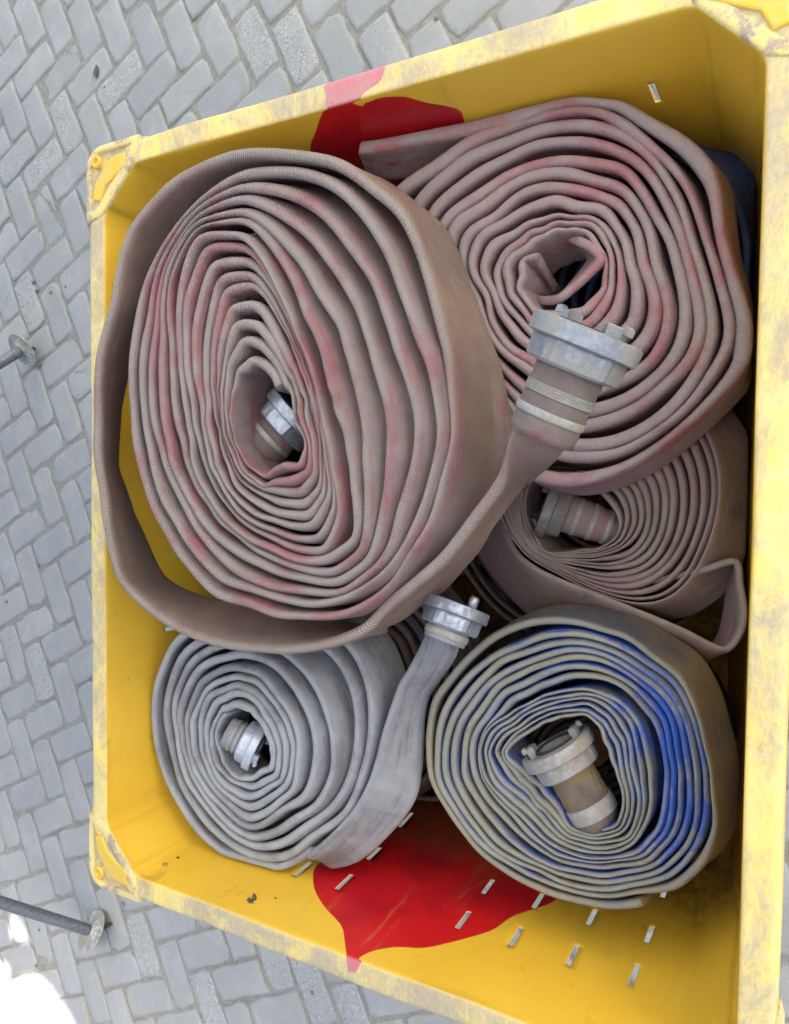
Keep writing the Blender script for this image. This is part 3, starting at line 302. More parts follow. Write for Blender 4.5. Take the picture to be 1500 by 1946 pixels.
M['corner'] = N.done(c, .7, N.bump(N.math('ADD', n2, n3), .25, .001))
N = NT('clean_yellow_plastic'); P = N.pos; n2 = N.noise(P, 60, 5, .7)
c = N.mix(N.ramp(n2, .45, .7), (.74, .50, .05), (.66, .50, .16))
M['ridge'] = N.done(c, .5, N.bump(n2, .2, .001))
N = NT('dusty_pocket'); P = N.pos; n2 = N.noise(P, 70, 5, .7)
c = N.mix(N.ramp(n2, .42, .60), srgb(206, 188, 128), srgb(168, 158, 134)); M['pocket'] = N.done(c, .9, N.bump(n2, .3, .001))
M['slot'] = NT('cut_slot_edge').done((.74, .58, .26), .6)
# ------------------------------------------------------------------ crate
def pip_sdf(px, py, poly):
    poly = np.array(poly); n = len(poly); d = np.full(px.shape, 1e9); ins = np.zeros(px.shape, bool)
    for i in range(n):
        a = poly[i]; b = poly[(i + 1) % n]; e = b - a
        wx, wy = px - a[0], py - a[1]
        t = np.clip((wx * e[0] + wy * e[1]) / max(e @ e, 1e-12), 0, 1)
        d = np.minimum(d, np.hypot(wx - e[0] * t, wy - e[1] * t))
        c = ((a[1] > py) != (b[1] > py)) & (px < (b[0] - a[0]) * (py - a[1]) / (b[1] - a[1] + 1e-12) + a[0])
        ins ^= c
    return np.where(ins, d, -d)

def smooth_poly(P, n=3):
    P = [np.array(p, float) for p in P]
    for _ in range(n):
        Q = []
        for i in range(len(P)):
            a, b = P[i], P[(i + 1) % len(P)]; Q += [a * .75 + b * .25, a * .25 + b * .75]
        P = Q
    return P

def build_crate():
    root = empty('crate', (0, .515, 0), 'large open yellow plastic crate with scuffed rim and red marks, holding the rolled hoses', 'crate')
    X, Y0, Y1, c = .566, .034, .996, .068
    cols = [.17, .25, .33, .41, .615, .695, .775, .855]
    rows = [(-.118, -.160), (-.208, -.247), (-.312, -.358)]
    farx = [-.43, -.35, -.27, -.19, .19, .27, .35, .43]
    # perimeter corners (counter clockwise), inner edge of the rim
    C8 = [(X, Y0 + c), (X, Y1 - c), (X - c, Y1), (-X + c, Y1), (-X, Y1 - c), (-X, Y0 + c), (-X + c, Y0), (X - c, Y0)]
    pts = []; nor = []; side = []
    def nrm(a, b):
        d = np.array(b) - np.array(a); d /= np.linalg.norm(d); return np.array([d[1], -d[0]])
    N8 = [nrm(C8[i], C8[(i + 1) % 8]) for i in range(8)]
    for i in range(8):
        a = np.array(C8[i]); b = np.array(C8[(i + 1) % 8]); L = np.linalg.norm(b - a)
        npv = N8[i - 1]; nnx = N8[(i + 1) % 8]; nn = N8[i]
        ts = set(np.linspace(0, 1, max(2, int(L / .012) + 1))[:-1].round(5))
        rad = .012 / L
        if i in (0, 4):
            for y in cols:
                for q in (y - .0036, y + .0036):
                    ts.add(round(abs(q - a[1]) / L, 5))
        if i == 2:
            for x in farx:
                for q in (x - .0036, x + .0036): ts.add(round(abs(q - a[0]) / L, 5))
        ts |= {round(rad * k, 5) for k in (.4, 1)} | {round(1 - rad * k, 5) for k in (.4, 1)}
        for t in sorted(ts):
            if t >= 1: continue
            p = a * (1 - t) + b * t; n = nn.copy()
            # rounded corners: blend normals near the ends
            if t < rad: w = .5 + .5 * t / rad; n = nn * w + npv * (1 - w)
            elif t > 1 - rad: w = .5 + .5 * (1 - t) / rad; n = nn * w + nnx * (1 - w)
            n = n / np.linalg.norm(n)
            dst = (min(t, 1 - t)) / rad
            if dst < 1: p = p - n * .0022 * (1 - dst) ** 1.5     # ease the arris
            k = 1.0 / max(.92, abs(n @ nn))
            pts.append(p); nor.append(n * k); side.append(i)
    pts = np.array(pts); nor = np.array(nor); NP = len(pts)
    prof = [(-.078, -.600, 0), (-.070, -.594, 0)]
    zs = set(np.linspace(-.588, -.004, 62).round(4)) | {r for q in rows for r in q}
    for z in sorted(zs):
        d = .10 * z if z > -.27 else -.027 + (z + .27) * .19
        prof.append((d, z, 0))
    prof += [(.0006, -.0015, .35), (.002, -.0003, .8), (.005, 0, 1)]
    prof += [(x, 0, 1) for x in (.011, .018, .025, .030)]
    prof += [(.0335, -.0012, 1), (.0352, -.004, 1), (.0358, -.010, .75), (.0358, -.03, .35), (.0358, -.055, .3)]
    prof = np.array(prof); NR = len(prof)
    wob = np.interp(np.arange(NP), np.linspace(0, NP, 40), rng.normal(0, .0012, 40))
    V = np.zeros((NR, NP, 3)); rim = np.zeros((NR, NP)); red = np.full((NR, NP), -.05)
    for j, (d, z, r) in enumerate(prof):
        V[j, :, :2] = pts + nor * (d + (wob * (1 if r > 0 else .4))[:, None]); V[j, :, 2] = z + H; rim[j] = r
    zz = V[..., 2] - H
    for key, sgn in (('redtop', 1), ('redbot', -1)):
        poly = smooth_poly(DATA[key], 2); mk = (V[..., 0] * sgn > .45)
        s = pip_sdf(V[..., 1], zz, poly); inner = (rim < .3) & mk
        red = np.where(inner, np.maximum(red, s), red)
    for key, sgn in (('redrimtop', 1), ('redrimbot', -1)):
        poly = smooth_poly(DATA[key], 2); mk = (V[..., 0] * sgn > .45) & (rim >= .3)
        s = pip_sdf(V[..., 0], V[..., 1], poly); red = np.where(mk, np.maximum(red, s), red)
    red = np.clip(red, -.02, .02)
    faces = []; z0 = prof[:, 1]
    for j in range(NR - 1):
        a = j * NP; zm = (prof[j][1] + prof[j + 1][1]) / 2; inw = prof[j][2] == 0 and prof[j + 1][2] == 0
        inrow = inw and any(lo < zm < hi for hi, lo in rows)
        for i in range(NP):
            k = (i + 1) % NP
            if inrow and side[i] in (0, 4) and side[k] == side[i]:
                ym = (pts[i][1] + pts[k][1]) / 2
                if any(abs(ym - y) < .0035 for y in (cols if side[i] == 4 else ([.17] if zm > -.2 else []))): continue
            if inrow and side[i] == 2 and side[k] == 2 and zm > -.3:
                xm = (pts[i][0] + pts[k][0]) / 2
                if any(abs(xm - x) < .0035 for x in farx): continue
            faces.append([a + i, a + k, a + NP + k, a + NP + i])
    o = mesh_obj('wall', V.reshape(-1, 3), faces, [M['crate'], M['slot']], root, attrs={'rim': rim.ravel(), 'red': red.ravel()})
    s = o.modifiers.new('thickness', 'SOLIDIFY'); s.thickness = .0026; s.offset = -1 if False else 1; s.use_rim = True; s.material_offset_rim = 1
    # floor with a shallow dish
    nx, ny = 40, 34
    gx = np.linspace(-.49, .49, nx); gy = np.linspace(.11, .92, ny)
    V = np.array([(x, y, H - .598 + .002 * math.sin(x * 30)) for y in gy for x in gx])
    Fc = [[j * nx + i, j * nx + i + 1, (j + 1) * nx + i + 1, (j + 1) * nx + i] for j in range(ny - 1) for i in range(nx - 1)]
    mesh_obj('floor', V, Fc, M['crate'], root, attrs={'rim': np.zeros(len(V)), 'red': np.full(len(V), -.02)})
    # feet
    for fx in (-.44, 0, .44):
        bm = bmesh.new(); bmesh.ops.create_cube(bm, size=1)
        for v in bm.verts: v.co = Vector((fx + v.co.x * .13, .515 + v.co.y * .76, (H - .604) / 2 - .002 + v.co.z * (H - .608)))
        bmesh.ops.bevel(bm, geom=bm.edges[:], offset=.012, segments=2, affect='EDGES')
        V = [v.co[:] for v in bm.verts]; Fc = [[v.index for v in f.verts] for f in bm.faces]; bm.free()
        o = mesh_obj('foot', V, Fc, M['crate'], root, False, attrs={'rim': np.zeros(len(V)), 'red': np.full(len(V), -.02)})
    # corner blocks
    for sx in (1, -1):
        for sy in (1, -1):
            corner_block(root, sx, sy, X, Y0, Y1, c)
    return root

def extrude_poly(P, z0, z1, bev=.002):
    """closed prism with a small chamfered top edge"""
    P = [np.array(p) for p in P]; n = len(P); cen = sum(P) / n; V = []
    ar = sum(P[i][0] * P[(i + 1) % n][1] - P[(i + 1) % n][0] * P[i][1] for i in range(n))
    if ar < 0: P = P[::-1]
    def inset(d):
        out = []
        for i in range(n):
            a, b, c = P[i - 1], P[i], P[(i + 1) % n]
            e1 = (b - a) / np.linalg.norm(b - a); e2 = (c - b) / np.linalg.norm(c - b)
            n1 = np.array([-e1[1], e1[0]]); n2 = np.array([-e2[1], e2[0]]); m = n1 + n2; m /= max(np.linalg.norm(m), 1e-6)
            out.append(b + m * d / max(.5, m @ n1))
        return out
    for Q, z in ((P, z0), (P, z1 - bev), (inset(bev * .35), z1 - bev * .3), (inset(bev), z1)):
        V += [(q[0], q[1], z) for q in Q]
    Fc = []
    for l in range(3):
        for i in range(n):
            k = (i + 1) % n; Fc.append([l * n + i, l * n + k, (l + 1) * n + k, (l + 1) * n + i])
    Fc.append([3 * n + i for i in range(n)]); Fc.append([i for i in range(n)][::-1])
    return V, Fc

def corner_block(root, sx, sy, X, Y0, Y1, c):
    cy = Y1 if sy > 0 else Y0
    def W(pl): return [(sx * a, (Y1 + (b - 1) if sy > 0 else Y0 - (b - 1))) for a, b in pl]   # local: a = x, b = 1 at inner rim line in y
    e = .0405
    def loc(u, v): return (X + u, 1 + v)
    arc = [loc(e - .034 + .034 * math.cos(t), e - .034 + .034 * math.sin(t)) for t in np.linspace(0, math.pi / 2, 9)]
    out = [loc(e - .004, -c - .028), loc(e, -c - .012)] + arc + [loc(-c - .012, e), loc(-c - .028, e - .004), loc(-c - .028, .006), loc(-c - .002, .0015), loc(.0015, -c - .002), loc(.006, -c - .028)]
    V, Fc = extrude_poly(W(out), H - .05, H - .004, .002)
    blk = mesh_obj('corner_block', V, Fc, M['pocket'], root, False)
    # raised border wall round the pocket
    inn = [loc(e - .010, -c + .004)] + [loc(e - .034 + .024 * math.cos(t), e - .034 + .024 * math.sin(t)) for t in np.linspace(0, math.pi / 2, 9)] + [loc(-c + .004, e - .010), loc(-c + .014, .013), loc(.013, -c + .014)]
    o2 = [loc(e, -c - .012)] + arc + [loc(-c - .012, e), loc(-c - .002, .0015), loc(.0015, -c - .002)]
    def ring(A, B, z0, z1):
        n = len(A); V = [(p[0], p[1], z0) for p in A] + [(p[0], p[1], z1 - .0015) for p in A]
        def mixp(A, B, t): return [tuple(np.array(a) * (1 - t) + np.array(b) * t) for a, b in zip(A, B)]
        V += [(p[0], p[1], z1) for p in mixp(A, B, .22)] + [(p[0], p[1], z1) for p in mixp(A, B, .8)] + [(p[0], p[1], z1 - .002) for p in B] + [(p[0], p[1], z0) for p in B]
        Fc = []
        for l in range(5):
            for i in range(n):
                k = (i + 1) % n; q = [l * n + i, l * n + k, (l + 1) * n + k, (l + 1) * n + i]; Fc.append(q if sx * sy > 0 else q[::-1])
        return V, Fc
    V, Fc = ring(W(o2), W(inn), H - .02, H + .0022)
    mesh_obj('border', V, Fc, M['corner'], blk)
    # bent ridge inside the pocket
    a = .014
    L = [loc(.0, -c + .010), loc(.016, -c + .012), loc(.012, -.028), loc(-.028, .012), loc(-c + .014, .016), loc(-c + .010, .0)]
    L = [loc(-.002, -c + .014), loc(.020, -c + .018), loc(.018, -.018), loc(-.018, .018), loc(-c + .024, .024), loc(-c + .020, .006), loc(-.026, -.006)]
    V, Fc = extrude_poly(W(L), H - .005, H + .0035, .003)
    mesh_obj('ridge', V, Fc, M['ridge'], blk, False)
    # round peg
    px, py = W([loc(.017, .017)])[0]
    n = 20; V = []; prof = [(.0105, -.005), (.0105, .001), (.009, .003), (.0055, .003), (.005, -.001), (.0001, -.001)]
    for r, z in prof: V += [(px + r * math.cos(2 * math.pi * i / n), py + r * math.sin(2 * math.pi * i / n), H + z) for i in range(n)]
    Fc = [[l * n + i, l * n + (i + 1) % n, (l + 1) * n + (i + 1) % n, (l + 1) * n + i] for l in range(5) for i in range(n)]
    mesh_obj('peg', V, Fc, M['ridge'], blk)

crate = build_crate()

# ------------------------------------------------------------------ pavement
def brick_mat():
    N = NT('grey_paving_brick'); P = N.pos
    oi = N.n('ShaderNodeObjectInfo'); rnd = oi.outputs['Random']
    pv = N.n('ShaderNodeAttribute', attribute_name='tone').outputs['Fac']
    rr = N.math('FRACT', N.math('ADD', rnd, pv))
    n1 = N.noise(P, 3.2, 4, .6); n2 = N.noise(P, 24, 6, .72); n3 = N.noise(P, 230, 5, .72); n4 = N.noise(P, 9, 5, .65, .5)
    k = .76
    c = N.mix(N.ramp(rr, 0, 1, smooth=False), srgb(160, 167, 166, k), srgb(172, 177, 175, k))
    c = N.mix(N.math('MULTIPLY', N.ramp(n2, .40, .66), .6), c, srgb(170, 172, 162, k))
    c = N.mix(N.math('MULTIPLY', N.ramp(n4, .45, .66), .5), c, srgb(184, 190, 192, k))
    c = N.mix(N.math('MULTIPLY', N.ramp(n1, .42, .66), .45), c, srgb(148, 156, 160, k))
    c = N.mix(N.math('MULTIPLY', N.ramp(n3, .35, .75), .35), c, srgb(192, 196, 194, k))
    ag = N.math('MULTIPLY', N.ramp(rr, .74, 1.0), N.ramp(n2, .36, .60))
    vo = N.n('ShaderNodeTexVoronoi'); N.put(vo.inputs['Vector'], P); vo.inputs['Scale'].default_value = 210
    spk = N.math('SUBTRACT', 1.0, N.ramp(vo.outputs[0], .0, .55)); vc = N.sep(vo.outputs['Color'])[0]
    c = N.mix(N.math('MULTIPLY', ag, N.ramp(vc, .5, .7, 0, .6)), c, N.mix(N.ramp(vc, .7, .85), srgb(122, 126, 124, k), srgb(212, 214, 210, k)))
    # joint sand and dirt swept over the worn arrises
    ed = N.attr('edge'); sandy = N.ramp(N.math('ADD', ed, N.math('MULTIPLY', N.math('SUBTRACT', n2, .5), 1.1)), .45, 1.0)
    c = N.mix(N.math('MULTIPLY', sandy, .75), c, N.mix(N.ramp(n3, .35, .65), srgb(146, 150, 142, k), srgb(166, 168, 158, k)))
    pit = N.ramp(N.noise(P, 130, 3, .7), .70, .75)
    c = N.mix(N.math('MULTIPLY', pit, .45), c, srgb(100, 104, 102, k))
    h = N.math('ADD', N.math('ADD', N.math('MULTIPLY', n2, 1.2), N.math('MULTIPLY', n3, .6)), N.math('MULTIPLY', N.math('MULTIPLY', spk, ag), .6))
    return N.done(c, .9, N.bump(h, .6, .003), 0, .3)
M['brick'] = brick_mat()
N = NT('joint_sand'); P = N.pos; n2 = N.noise(P, 60, 6, .75); n3 = N.noise(P, 500, 3, .6); n1 = N.noise(P, 8, 4, .6)
c = N.mix(N.ramp(n2, .35, .65), srgb(138, 142, 134, .80), srgb(160, 162, 152, .80)); c = N.mix(N.ramp(n3, .55, .7), c, srgb(182, 182, 172, .80))
c = N.mix(N.math('MULTIPLY', N.ramp(n1, .5, .7), .5), c, srgb(120, 126, 116, .80))
M['sand'] = N.done(c, .95, N.bump(N.math('ADD', n2, n3), .8, .002), 0, .2)

def pavement():
    # sandy bed
    n = 90; g = np.linspace(-3.5, 3.5, n)
    V = [(x, y + 1.0, -.0026 + .0010 * math.sin(x * 37 + 2 * math.sin(y * 5)) * math.sin(y * 29)) for y in g for x in g]
    Fc = [[j * n + i, j * n + i + 1, (j + 1) * n + i + 1, (j + 1) * n + i] for j in range(n - 1) for i in range(n - 1)]
    V += [(-60, -60, -.03), (60, -60, -.03), (60, 60, -.03), (-60, 60, -.03)]; k = n * n
    Fc.append([k, k + 1, k + 2, k + 3])
    pav = mesh_obj('pavement', V, Fc, M['sand'], None); tag(pav, kind='structure')
    # brick variants
    def brick_mesh(seed, L=.199, Wd=.099):
        r = np.random.default_rng(seed); nx, ny = 7, 4; 
        P = []
        per = [(x, -1) for x in np.linspace(-1, 1, nx)] + [(1, y) for y in np.linspace(-1, 1, ny)[1:]] + [(x, 1) for x in np.linspace(1, -1, nx)[1:]] + [(-1, y) for y in np.linspace(1, -1, ny)[1:-1]]
        hx, hy = L / 2 - .0018, Wd / 2 - .0018
        top = []; 
        for a, b in per:
            cx = .010 if abs(a) == 1 and abs(b) == 1 else 0
            x = a * hx + r.normal(0, .0022); y = b * hy + r.normal(0, .0018)
            if abs(a) == 1 and abs(b) == 1: x -= a * abs(r.normal(.004, .0025)); y -= b * abs(r.normal(.0035, .002))
            top.append((x, y))
        n = len(top); V = []; E = []
        tl = r.normal(0, .004, 2)
        for ins, z, e in ((0, -.045, 1), (0, -.0040, 1), (.0016, -.0012, 1), (.005, .0006, .5), (.013, .0012, 0)):
            for x, y in top:
                fx = 1 - ins / hx * min(1, abs(x) / hx * 1.6 - .3 if abs(y) < hy * .8 else 1); fy = 1 - ins / hy
                V.append((x * fx, y * fy, z + tl[0] * x + tl[1] * y + (r.normal(0, .0007) if 0 < e < 1 else 0) - (abs(r.normal(0, .0012)) if ins == .0016 else 0))); E.append(e)
        V.append((0, 0, .0014)); E.append(0); Fc = []
        for l in range(4):
            for i in range(n): k = (i + 1) % n; Fc.append([l * n + i, l * n + k, (l + 1) * n + k, (l + 1) * n + i])
        for i in range(n): Fc.append([4 * n + i, 4 * n + (i + 1) % n, 5 * n])
        me = bpy.data.meshes.new('brick'); me.from_pydata(V, [], Fc)
        at = me.attributes.new('edge', 'FLOAT', 'POINT'); at.data.foreach_set('value', np.array(E, np.float32))
        me.polygons.foreach_set('use_smooth', np.ones(len(Fc), bool)); me.materials.append(M['brick']); return me
    var = [brick_mesh(100 + i) for i in range(10)]
    e1 = np.array(DATA['grid']['e']); e1 /= np.linalg.norm(e1); e2 = np.array([-e1[1], e1[0]])
    pr = np.array(DATA['brickprobe']); u = .1005
    org = pr.mean(0) - e1 * u * 1.0 - e2 * u * .5       # the probed brick is a 'long' one whose first cell starts here
    items = []
    for i in range(-45, 46):
        for j in range(-45, 46):
            k = (i - j) % 4
            if k == 0: cc = org + e1 * (i + 1) * u + e2 * (j + .5) * u; rot = 0
            elif k == 3: cc = org + e1 * (i + .5) * u + e2 * (j + 1) * u; rot = 1
            else: continue
            if abs(cc[0]) > 3.4 or abs(cc[1] - 1) > 3.4: continue
            items.append((cc, rot))
    # which of them the camera sees
    loc = Vector(cd['loc']); seen = []; rest = []
    for cc, rot in items:
        d = Vector((cc[0], cc[1], 0)) - loc; z = d.dot(Fv)
        vis = False
        if z > .1:
            px = 750 + cd['f'] * d.dot(Rv) / z; py = 973 - cd['f'] * d.dot(Uv) / z
            vis = -60 < px < 1560 and -60 < py < 2006 and not (abs(cc[0]) < .5 and .1 < cc[1] < .9)
            # hidden behind the crate?
            if vis:
                t = (H - loc.z) / (0 - loc.z); hx = loc.x + d.x * t; hy = loc.y + d.y * t
                if abs(hx) < .56 and .03 < hy < .98: vis = False
        (seen if vis else rest).append((cc, rot, (cc[0]-loc.x)**2+(cc[1]-loc.y)**2))
    seen.sort(key=lambda s: s[2]); rest += seen[295:]; seen = seen[:295]
    a0 = math.atan2(e1[1], e1[0])
    for cc, rot, _ in seen:
        o = bpy.data.objects.new('brick', var[rng.integers(10)]); COL.objects.link(o); o.parent = pav
        o.location = (cc[0] + rng.normal(0, .0012), cc[1] + rng.normal(0, .0012), rng.normal(0, .0015))
        o.rotation_euler = (0, 0, a0 + rot * math.pi / 2 + rng.normal(0, .018) + (math.pi if rng.random() < .5 else 0))
    # remaining paving in one mesh
    VV = []; FF = []; tone = []
    bases = [(np.array([v.co[:] for v in me.vertices]), [list(p.vertices) for p in me.polygons], [a.value for a in me.attributes['edge'].data]) for me in var[:4]]; edg = []
    off = 0
    for cc, rot, _ in rest:
        B, Fq, Eq = bases[rng.integers(4)]; edg += Eq; a = a0 + rot * math.pi / 2 + rng.normal(0, .01); cs, sn = math.cos(a), math.sin(a)
        Q = np.stack([B[:, 0] * cs - B[:, 1] * sn + cc[0], B[:, 0] * sn + B[:, 1] * cs + cc[1], B[:, 2] + rng.normal(0, .001)], 1)
        VV.append(Q); FF += [[x + off for x in f] for f in Fq]; off += len(B); tone += [rng.random()] * len(B)
    o = mesh_obj('paving_bricks', np.concatenate(VV), FF, M['brick'], pav, attrs={'tone': tone, 'edge': edg}); tag(o, kind='stuff')
    print('bricks', len(seen), len(rest))
    return pav
pav = pavement()

# ------------------------------------------------------------------ hose geometry
PV = [(0, 0), (.006, .34), (.022, .62), (.055, .86), (.11, .97), (.22, .88), (.5, .80), (.78, .88), (.89, .97), (.945, .86), (.978, .62), (.994, .34), (1, 0)]
def strip_mesh(T, B, th, q=None, thr=None, u0=0.0):
    """flattened hose between two edge curves T and B; q = roundness (0 flat .. 1 round)"""
    n = len(T); tan = np.gradient(T + B, axis=0); tan /= np.linalg.norm(tan, axis=1)[:, None] + 1e-9
    Dv = B - T; w = np.linalg.norm(Dv, axis=1); Dn = Dv / w[:, None]
    Mv = np.cross(tan, Dn); Mv /= np.linalg.norm(Mv, axis=1)[:, None] + 1e-9
    th = np.broadcast_to(np.asarray(th, float), (n,))
    q = np.zeros(n) if q is None else q; thr = th if thr is None else thr
    loop = [(v, h) for v, h in PV] + [(v, -h) for v, h in PV[-2:0:-1]]
    m = len(loop); V = np.zeros((n, m, 3)); uv = np.zeros((n, m, 2))
    L = np.concatenate([[0], np.cumsum(np.linalg.norm(np.diff((T + B) / 2, axis=0), axis=1))]) + u0
    for k, (v, h) in enumerate(loop):
        rr = math.copysign(math.sqrt(max(0, 1 - (2 * v - 1) ** 2)), h) if h else 0
        hh = (1 - q) * h * th / 2 + q * rr * thr / 2
        V[:, k] = T + Dv * v + Mv * hh[:, None]
        uv[:, k, 0] = L; uv[:, k, 1] = v
    V = V.reshape(-1, 3); uv = uv.reshape(-1, 2)
    i = np.arange(n - 1)[:, None] * m; k = np.arange(m)[None, :]; k2 = (k + 1) % m
    Fc = np.stack([i + k, i + k2, i + m + k2, i + m + k], -1).reshape(-1, 4).tolist()
    Fc.append(list(range(m))[::-1]); Fc.append([(n - 1) * m + j for j in range(m)])
    return V, Fc, uv

def lagnoise(smax, nodes, rho, seed):
    r = np.random.default_rng(seed); K = int(smax * nodes) + nodes + 4; a = r.normal(0, 1, K)
    for i in range(nodes, K): a[i] = rho * a[i - nodes] + math.sqrt(1 - rho * rho) * a[i]
    return lambda s: np.interp(s * nodes, np.arange(K), a)

def coil_edges(D, seed, kink=.0022, nodes=13, zn=.0018, ln=3.0, start=None, ds=.006, rho=.8, soft=9):
    nd = len(D['R'][0]); idx = np.array(D['idx'], float); s0 = D.get('start', 0.0) if start is None else start; s1 = idx[-1]
    R, Z, L = (np.array(D[k]) for k in 'RZL')
    rmean = R.mean(); n = int((s1 - s0) * 2 * math.pi * rmean / ds); s = np.linspace(s0, s1, n)
    def prof(A, s):
        f = (s % 1) * nd; i0 = np.floor(f).astype(int) % nd; i1 = (i0 + 1) % nd; t = f - np.floor(f)
        out = np.zeros_like(s)
        P = np.zeros((nd, len(s)))
        for i in range(nd): P[i] = np.interp(s, idx + i / nd, A[:, i])
        return P[i0, np.arange(len(s))] * (1 - t) + P[i1, np.arange(len(s))] * t
    nz = lagnoise(s1 + 1, nodes, rho, seed); nz2 = lagnoise(s1 + 1, 9, .5, seed + 1); nz3 = lagnoise(s1 + 1, 7, .6, seed + 2); nz4 = lagnoise(s1 + 1, 31, .55, seed + 5)
    r = prof(R, s); gap_o = prof(R, np.maximum(s - 1, 0)) - r; gap_i = r - prof(R, s + 1)
    gap = np.minimum(np.where(s < 1, 9, gap_o), np.where(s > s1 - 1, 9, gap_i))
    amp = np.clip(gap * .28, .0006, kink)
    fade = np.clip((s - s0) / .1, 0, 1)
    r = r + (nz(s) * amp + nz4(s) * amp * .55) * fade
    def sm(x, k):
        ker = np.hanning(k + 2)[1:-1]; ker /= ker.sum(); return np.convolve(np.pad(x, k // 2, 'edge'), ker, 'valid')
    r = sm(r, soft)
    a = D['phi0'] + D['sense'] * 2 * math.pi * s
    nz5 = lagnoise(s1 + 1, 37, .3, seed + 6); z = prof(Z, s) + nz2(s) * zn * fade + sm(nz5(s), 5) * .0011 * fade; lean = np.radians(prof(L, s) + nz3(s) * ln * fade)
    # lean must keep the next turn clear
    T = np.stack([D['c'][0] + r * np.cos(a), D['c'][1] + r * np.sin(a), z], 1)
    tan = np.gradient(T, axis=0); N = np.stack([tan[:, 1], -tan[:, 0]], 1); rad = np.stack([np.cos(a), np.sin(a)], 1)
    sg = np.sign((N * rad).sum(1)); N *= sg[:, None]; N /= np.linalg.norm(N, axis=1)[:, None]
    k = 5; ker = np.ones(k) / k
    N = np.stack([np.convolve(np.pad(N[:, i], k // 2, 'edge'), ker, 'valid') for i in (0, 1)], 1); N /= np.linalg.norm(N, axis=1)[:, None]
    Dn = np.stack([N[:, 0] * np.sin(lean), N[:, 1] * np.sin(lean), -np.cos(lean)], 1)
    B = T + Dn * D['w']
    nz6 = lagnoise(s1 + 1, 6, .2, seed + 9)
    th = np.clip(gap * np.cos(lean) * np.clip(.90 + .07 * nz6(s), .66, .97), .0042, D['th'])
    return T, B, th, s

def keep_inside(T, B, th):
    """the crate walls hold the rolls in"""
    for A in (T, B):
        dep = np.clip(H - A[:, 2], 0, .6); m = A[:, 2] < H - .004; ins = .10 * dep + th / 2 + .004
        y0, y1, x1 = .034 + ins, .996 - ins, .566 - ins
        A[:, 1] = np.where(m, np.clip(A[:, 1], y0, y1), A[:, 1]); A[:, 0] = np.where(m, np.clip(A[:, 0], -x1, x1), A[:, 0])

def catmull(P, per=14):
    P = np.array(P, float); out = []
    Q = np.vstack([2 * P[0] - P[1], P, 2 * P[-1] - P[-2]])
    for i in range(1, len(Q) - 2):
        for t in np.linspace(0, 1, per, endpoint=False):
            p0, p1, p2, p3 = Q[i - 1:i + 3]
            out.append(.5 * ((2 * p1) + (-p0 + p2) * t + (2 * p0 - 5 * p1 + 4 * p2 - p3) * t * t + (-p0 + 3 * p1 - 3 * p2 + p3) * t ** 3))
    out.append(P[-1]); return np.array(out)

def smooth_join(A, i0, half=10, it=6):
    A = A.copy()
    for _ in range(it):
        seg = A[i0 - half:i0 + half + 1]; A[i0 - half + 1:i0 + half] = (seg[:-2] + seg[1:-1] * 2 + seg[2:]) / 4
    return A

def hose(name_label, key, mat, root_z, tail=None, tail_round=None, jh=12, **kw):
    D = DATA[key]
    root = empty('fire_hose', (D['c'][0], D['c'][1], root_z), name_label, 'fire hose', 'rolled fire hoses in the crate')
    T, B, th, s = coil_edges(D, **kw)
    if tail is not None:
        tl = catmull(tail); TT, TB = tl[:, :3], tl[:, 3:]
        n0 = len(tl); gapn = max(2, int(np.linalg.norm(T[0] - TT[-1]) / .006))
        T2 = np.vstack([TT, TT[-1] + (T[0] - TT[-1]) * np.linspace(0, 1, gapn + 1)[1:-1, None], T]); B2 = np.vstack([TB, TB[-1] + (B[0] - TB[-1]) * np.linspace(0, 1, gapn + 1)[1:-1, None], B])
        nt = n0 + gapn - 1
        h = min(jh, n0 - 2); T2 = smooth_join(T2, nt, h, 24); B2 = smooth_join(B2, nt, h, 24)
        thh = np.concatenate([np.full(nt, D['th']), th]); q = np.zeros(len(T2)); thr = thh.copy()
        if tail_round:
            ln, rr = tail_round; k = np.linspace(0, 1, ln); q[:ln] = np.clip(1 - k, 0, 1) ** 1.2 ; thr[:ln] = rr * (1 - k) + D['th'] * k
        T, B, th = T2, B2, thh
    else: q = None; thr = None
    T = T.copy(); B = B.copy(); keep_inside(T, B, th)
    V, Fc, uv = strip_mesh(T, B, th, q, thr)
    mesh_obj('jacket', V, Fc, mat, root, uv=uv)
    return root

# ------------------------------------------------------------------ coupling (two-lug ring coupling)
def lathe(prof, fr, n=40, closed=False, bump=None):
    p, a, x, y = fr; V = []
    for t, r in prof:
        for i in range(n):
            g = 2 * math.pi * i / n; rr = r if bump is None else r * bump(g, t)
            V.append(p + a * t + x * rr * math.cos(g) + y * rr * math.sin(g))
    m = len(prof); Fc = []
    for l in range(m - (0 if closed else 1)):
        for i in range(n):
            k = (i + 1) % n; l2 = (l + 1) % m; Fc.append([l * n + i, l2 * n + i, l2 * n + k, l * n + k])
    if not closed:
        Fc.append([i for i in range(n)]); Fc.append([(m - 1) * n + i for i in range(n)][::-1])
    return np.array([v[:] for v in V]), Fc

